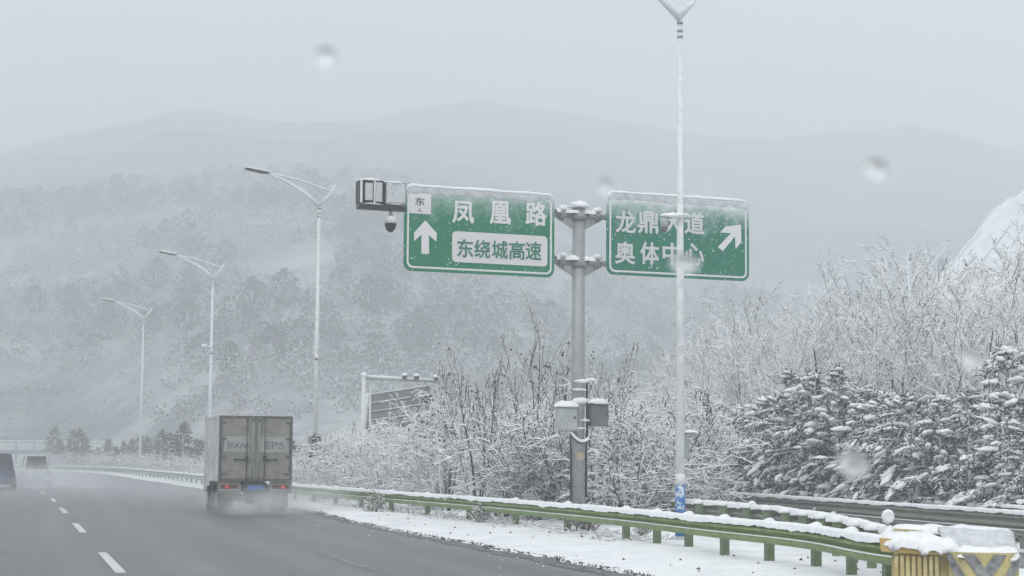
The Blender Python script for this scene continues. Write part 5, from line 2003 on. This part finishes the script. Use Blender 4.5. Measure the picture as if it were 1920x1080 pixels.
def hill_scatter(n_want, tries, y0, y1, dark):
    out, cnt = [], 0
    for _ in range(tries):
        if cnt >= n_want: break
        Y = y0 + (y1 - y0) * g.random() ** 0.8
        px = g.uniform(-80, 1500)
        x = (px - 960) / F * Y
        z = terr(x, Y)
        py = 866 - (z - 1.65) / Y * F
        lim = 705 if px < 350 else (705 + 60 * min(1, (px - 350) / 300))
        cl = fbm(x + 300, Y, 0.020, 3)
        if dark:
            dens = cl * 1.6 + 0.02 - 0.5 * sstep(500, 640, Y)
            if py > lim - 8: continue
            if 470 < px < 620 and 460 < py < 560: continue
            if px < 330 and 480 < py < 545: continue
        else:
            dens = 0.22 - cl * 0.6 - 0.5 * sstep(470, 620, Y)
            if 480 < px < 620 and 460 < py < 550: dens -= 0.25
            if py > lim: dens -= 0.34
            if py > lim + 95: continue
        if dens < g.uniform(-0.2, 0.25): continue
        if dark:
            h = 3.2 + 4.0 * g.random() ** 1.4
            out.append(bush_cards(np.array([x, Y, z - 0.3]), h, h * g.uniform(.42, .6), int(60 + h * 16), g))
        else:
            h = (1.2 + 3.2 * g.random() ** 1.5) * (0.6 if py > lim else 1)
            out.append(bush_cards(np.array([x, Y, z - 0.1]), h, h * g.uniform(.45, .8), int(26 + h * 10), g))
        cnt += 1
    V = np.concatenate(out)
    return V, np.arange(len(V)).reshape(-1, 4)


V, Q = hill_scatter(3400, 40000, 235, 620, False)
tag(link('hill_brush', mesh_np('hill_brush', V, Q, [M['hill_brush']])), 'pale snowy brushwood massed on the hazy hillside', kind='stuff')
V, Q = hill_scatter(850, 40000, 240, 620, True)
tag(link('hill_woods', mesh_np('hill_woods', V, Q, [M['hill_tree']])), 'darker far off woods in clumps on the hazy hillside', kind='stuff')

HT = [(510, 655, 'round dark tree alone on the hillside above the truck'), (430, 680, 'pointed dark tree on the hillside left of the round one'),
      (62, 570, 'dark hillside tree furthest left'), (128, 575, 'broad dark hillside tree second from left'), (290, 530, 'dark hillside tree above the third lamp post'),
      (470, 570, 'dark hillside tree between the second and third lamp posts'), (530, 560, 'dark hillside tree left of the second lamp post'), (640, 530, 'dark hillside tree below the sign cameras'),
      (690, 560, 'dark hillside tree under the left sign panel'), (350, 600, 'dark hillside tree behind the third lamp post')]
for i, (px, py, lb) in enumerate(HT):
    Y = 215
    while Y < 500:
        x = (px - 960) / F * Y
        z = terr(x, Y)
        if 866 - (z - 1.65) / Y * F < py + 26: break
        Y += 2
    t = thing('hillside_tree', lb, 'tree', (x, Y, z - .1), 0, 'dark trees standing out on the hillside')
    h = (5.6, 5.0, 6.5, 7, 7, 7, 7, 6, 6, 6)[i]
    V = bush_cards(np.array([0, 0, 0.3]), h, h * .5, 520, g)
    link('crown', mesh_np('crown', V, np.arange(len(V)).reshape(-1, 4), [M['hill_tree']]), t)
    MB().tube([(0, 0, 0), (0, 0, h * .7)], [.16, .05], 6).build('trunk', M['bark'], t)

# netting ropes on the cutting
nt_root = thing('slope_netting', 'snowed over rope netting running up the steep white cutting', 'netting')
M['rope'] = m_snowy('snowy_rope', (0.14, 0.135, 0.13), (0.25, 0.245, 0.24), -0.3, 0.5, nscale=2, jitter=0.6)
for i in range(30):
    Yc = 58 + i * 2.1
    pr_ = None
    seg = []
    for j in range(44):
        s_ = 12 + j * 0.5
        yy = Yc + 0.10 * j + 0.35 * fbm(j * .3, i * 3.1, 0.6, 3)
        x = far_x(yy) + s_
        p = (x, yy, terr(x, yy) + 0.05 + 0.10 * fbm(j, i, 0.7, 2))
        if pr_ and abs(fbm(j * .13 + i * 5, 2.2, 0.9, 2)) < 0.36: seg.append((*pr_, *p, 0.032, 0.032))
        pr_ = p
    if seg: link('rope', twig_mesh('rope', seg, [M['rope']], 1.6), nt_root)

# ------------------------------------------------------------------ spray
th_ = R(15.5)
def along(yb, s, lat=0):
    """point s metres behind the truck"""
    c, sn_ = math.cos(th_), math.sin(th_)
    return (tr.location.x + sn_ * s + c * lat, TY - c * s + sn_ * lat)
a = along(0, 0.9)
spray('tyre_spray', (a[0], a[1], 0.25), (2.2, 3.2, 0.75), 0.55, 'grey water spray thrown up behind the truck', 1.0, th_)
a = along(0, -1.5, 1.9)
spray('tyre_spray', (a[0], a[1], 0.4), (2.2, 4.5, 1.1), 0.14, 'thin spray drifting right of the truck', 2.0, th_)
spray('road_mist', (X_at(25, 105), 106, 0.3), (7, 14, 1.5), 0.17, 'pale spray hanging over the far lanes around the cars', 3.0, R(17))
spray('road_mist', (X_at(300, 84), 84, 0.2), (13, 30, 1.5), 0.02, 'thin mist of wheel spray lying along the carriageway ahead', 5.0, R(15.5))

# ------------------------------------------------------------------ water drops on the windscreen
cam_d.dof.use_dof = True
cam_d.dof.focus_distance = 60
cam_d.dof.aperture_fstop = 16
m, nt_, bs_ = new_mat('water')
bs_.inputs['Base Color'].default_value = (1, 1, 1, 1)
bs_.inputs['Roughness'].default_value = 0.0
bs_.inputs['IOR'].default_value = 1.33
bs_.inputs['Transmission Weight'].default_value = 1.0
for i, (px, py, rx, rz, lb) in enumerate((
        (610, 106, 3.4, 3.2, 'blurred water drop on the windscreen, high in the pale sky'),
        (1641, 318, 3.8, 3.6, 'blurred water drop on the windscreen, in front of the ridge on the right'),
        (1284, 494, 4.6, 3.2, 'widest blurred water drop, over the lower edge of the right sign panel'),
        (1817, 672, 2.6, 3.0, 'blurred water drop on the windscreen, over the frosted trees'),
        (1600, 868, 4.6, 4.6, 'blurred water drop on the windscreen, over the evergreens'),
        (1134, 350, 2.6, 2.2, 'faint small water drop above the gap between the two signs'))):
    p = at(px, py, 0.55)
    o = MB().blob((0, 0, 0), (rx * 0.001, 0.0011, rz * 0.001), i * 3, 20, 14, 0.05).build('water_drop', m)
    o.location = p
    o.rotation_euler = (R(-18), 0, 0)
    tag(o, lb, 'water drop', 'water drops on the windscreen')
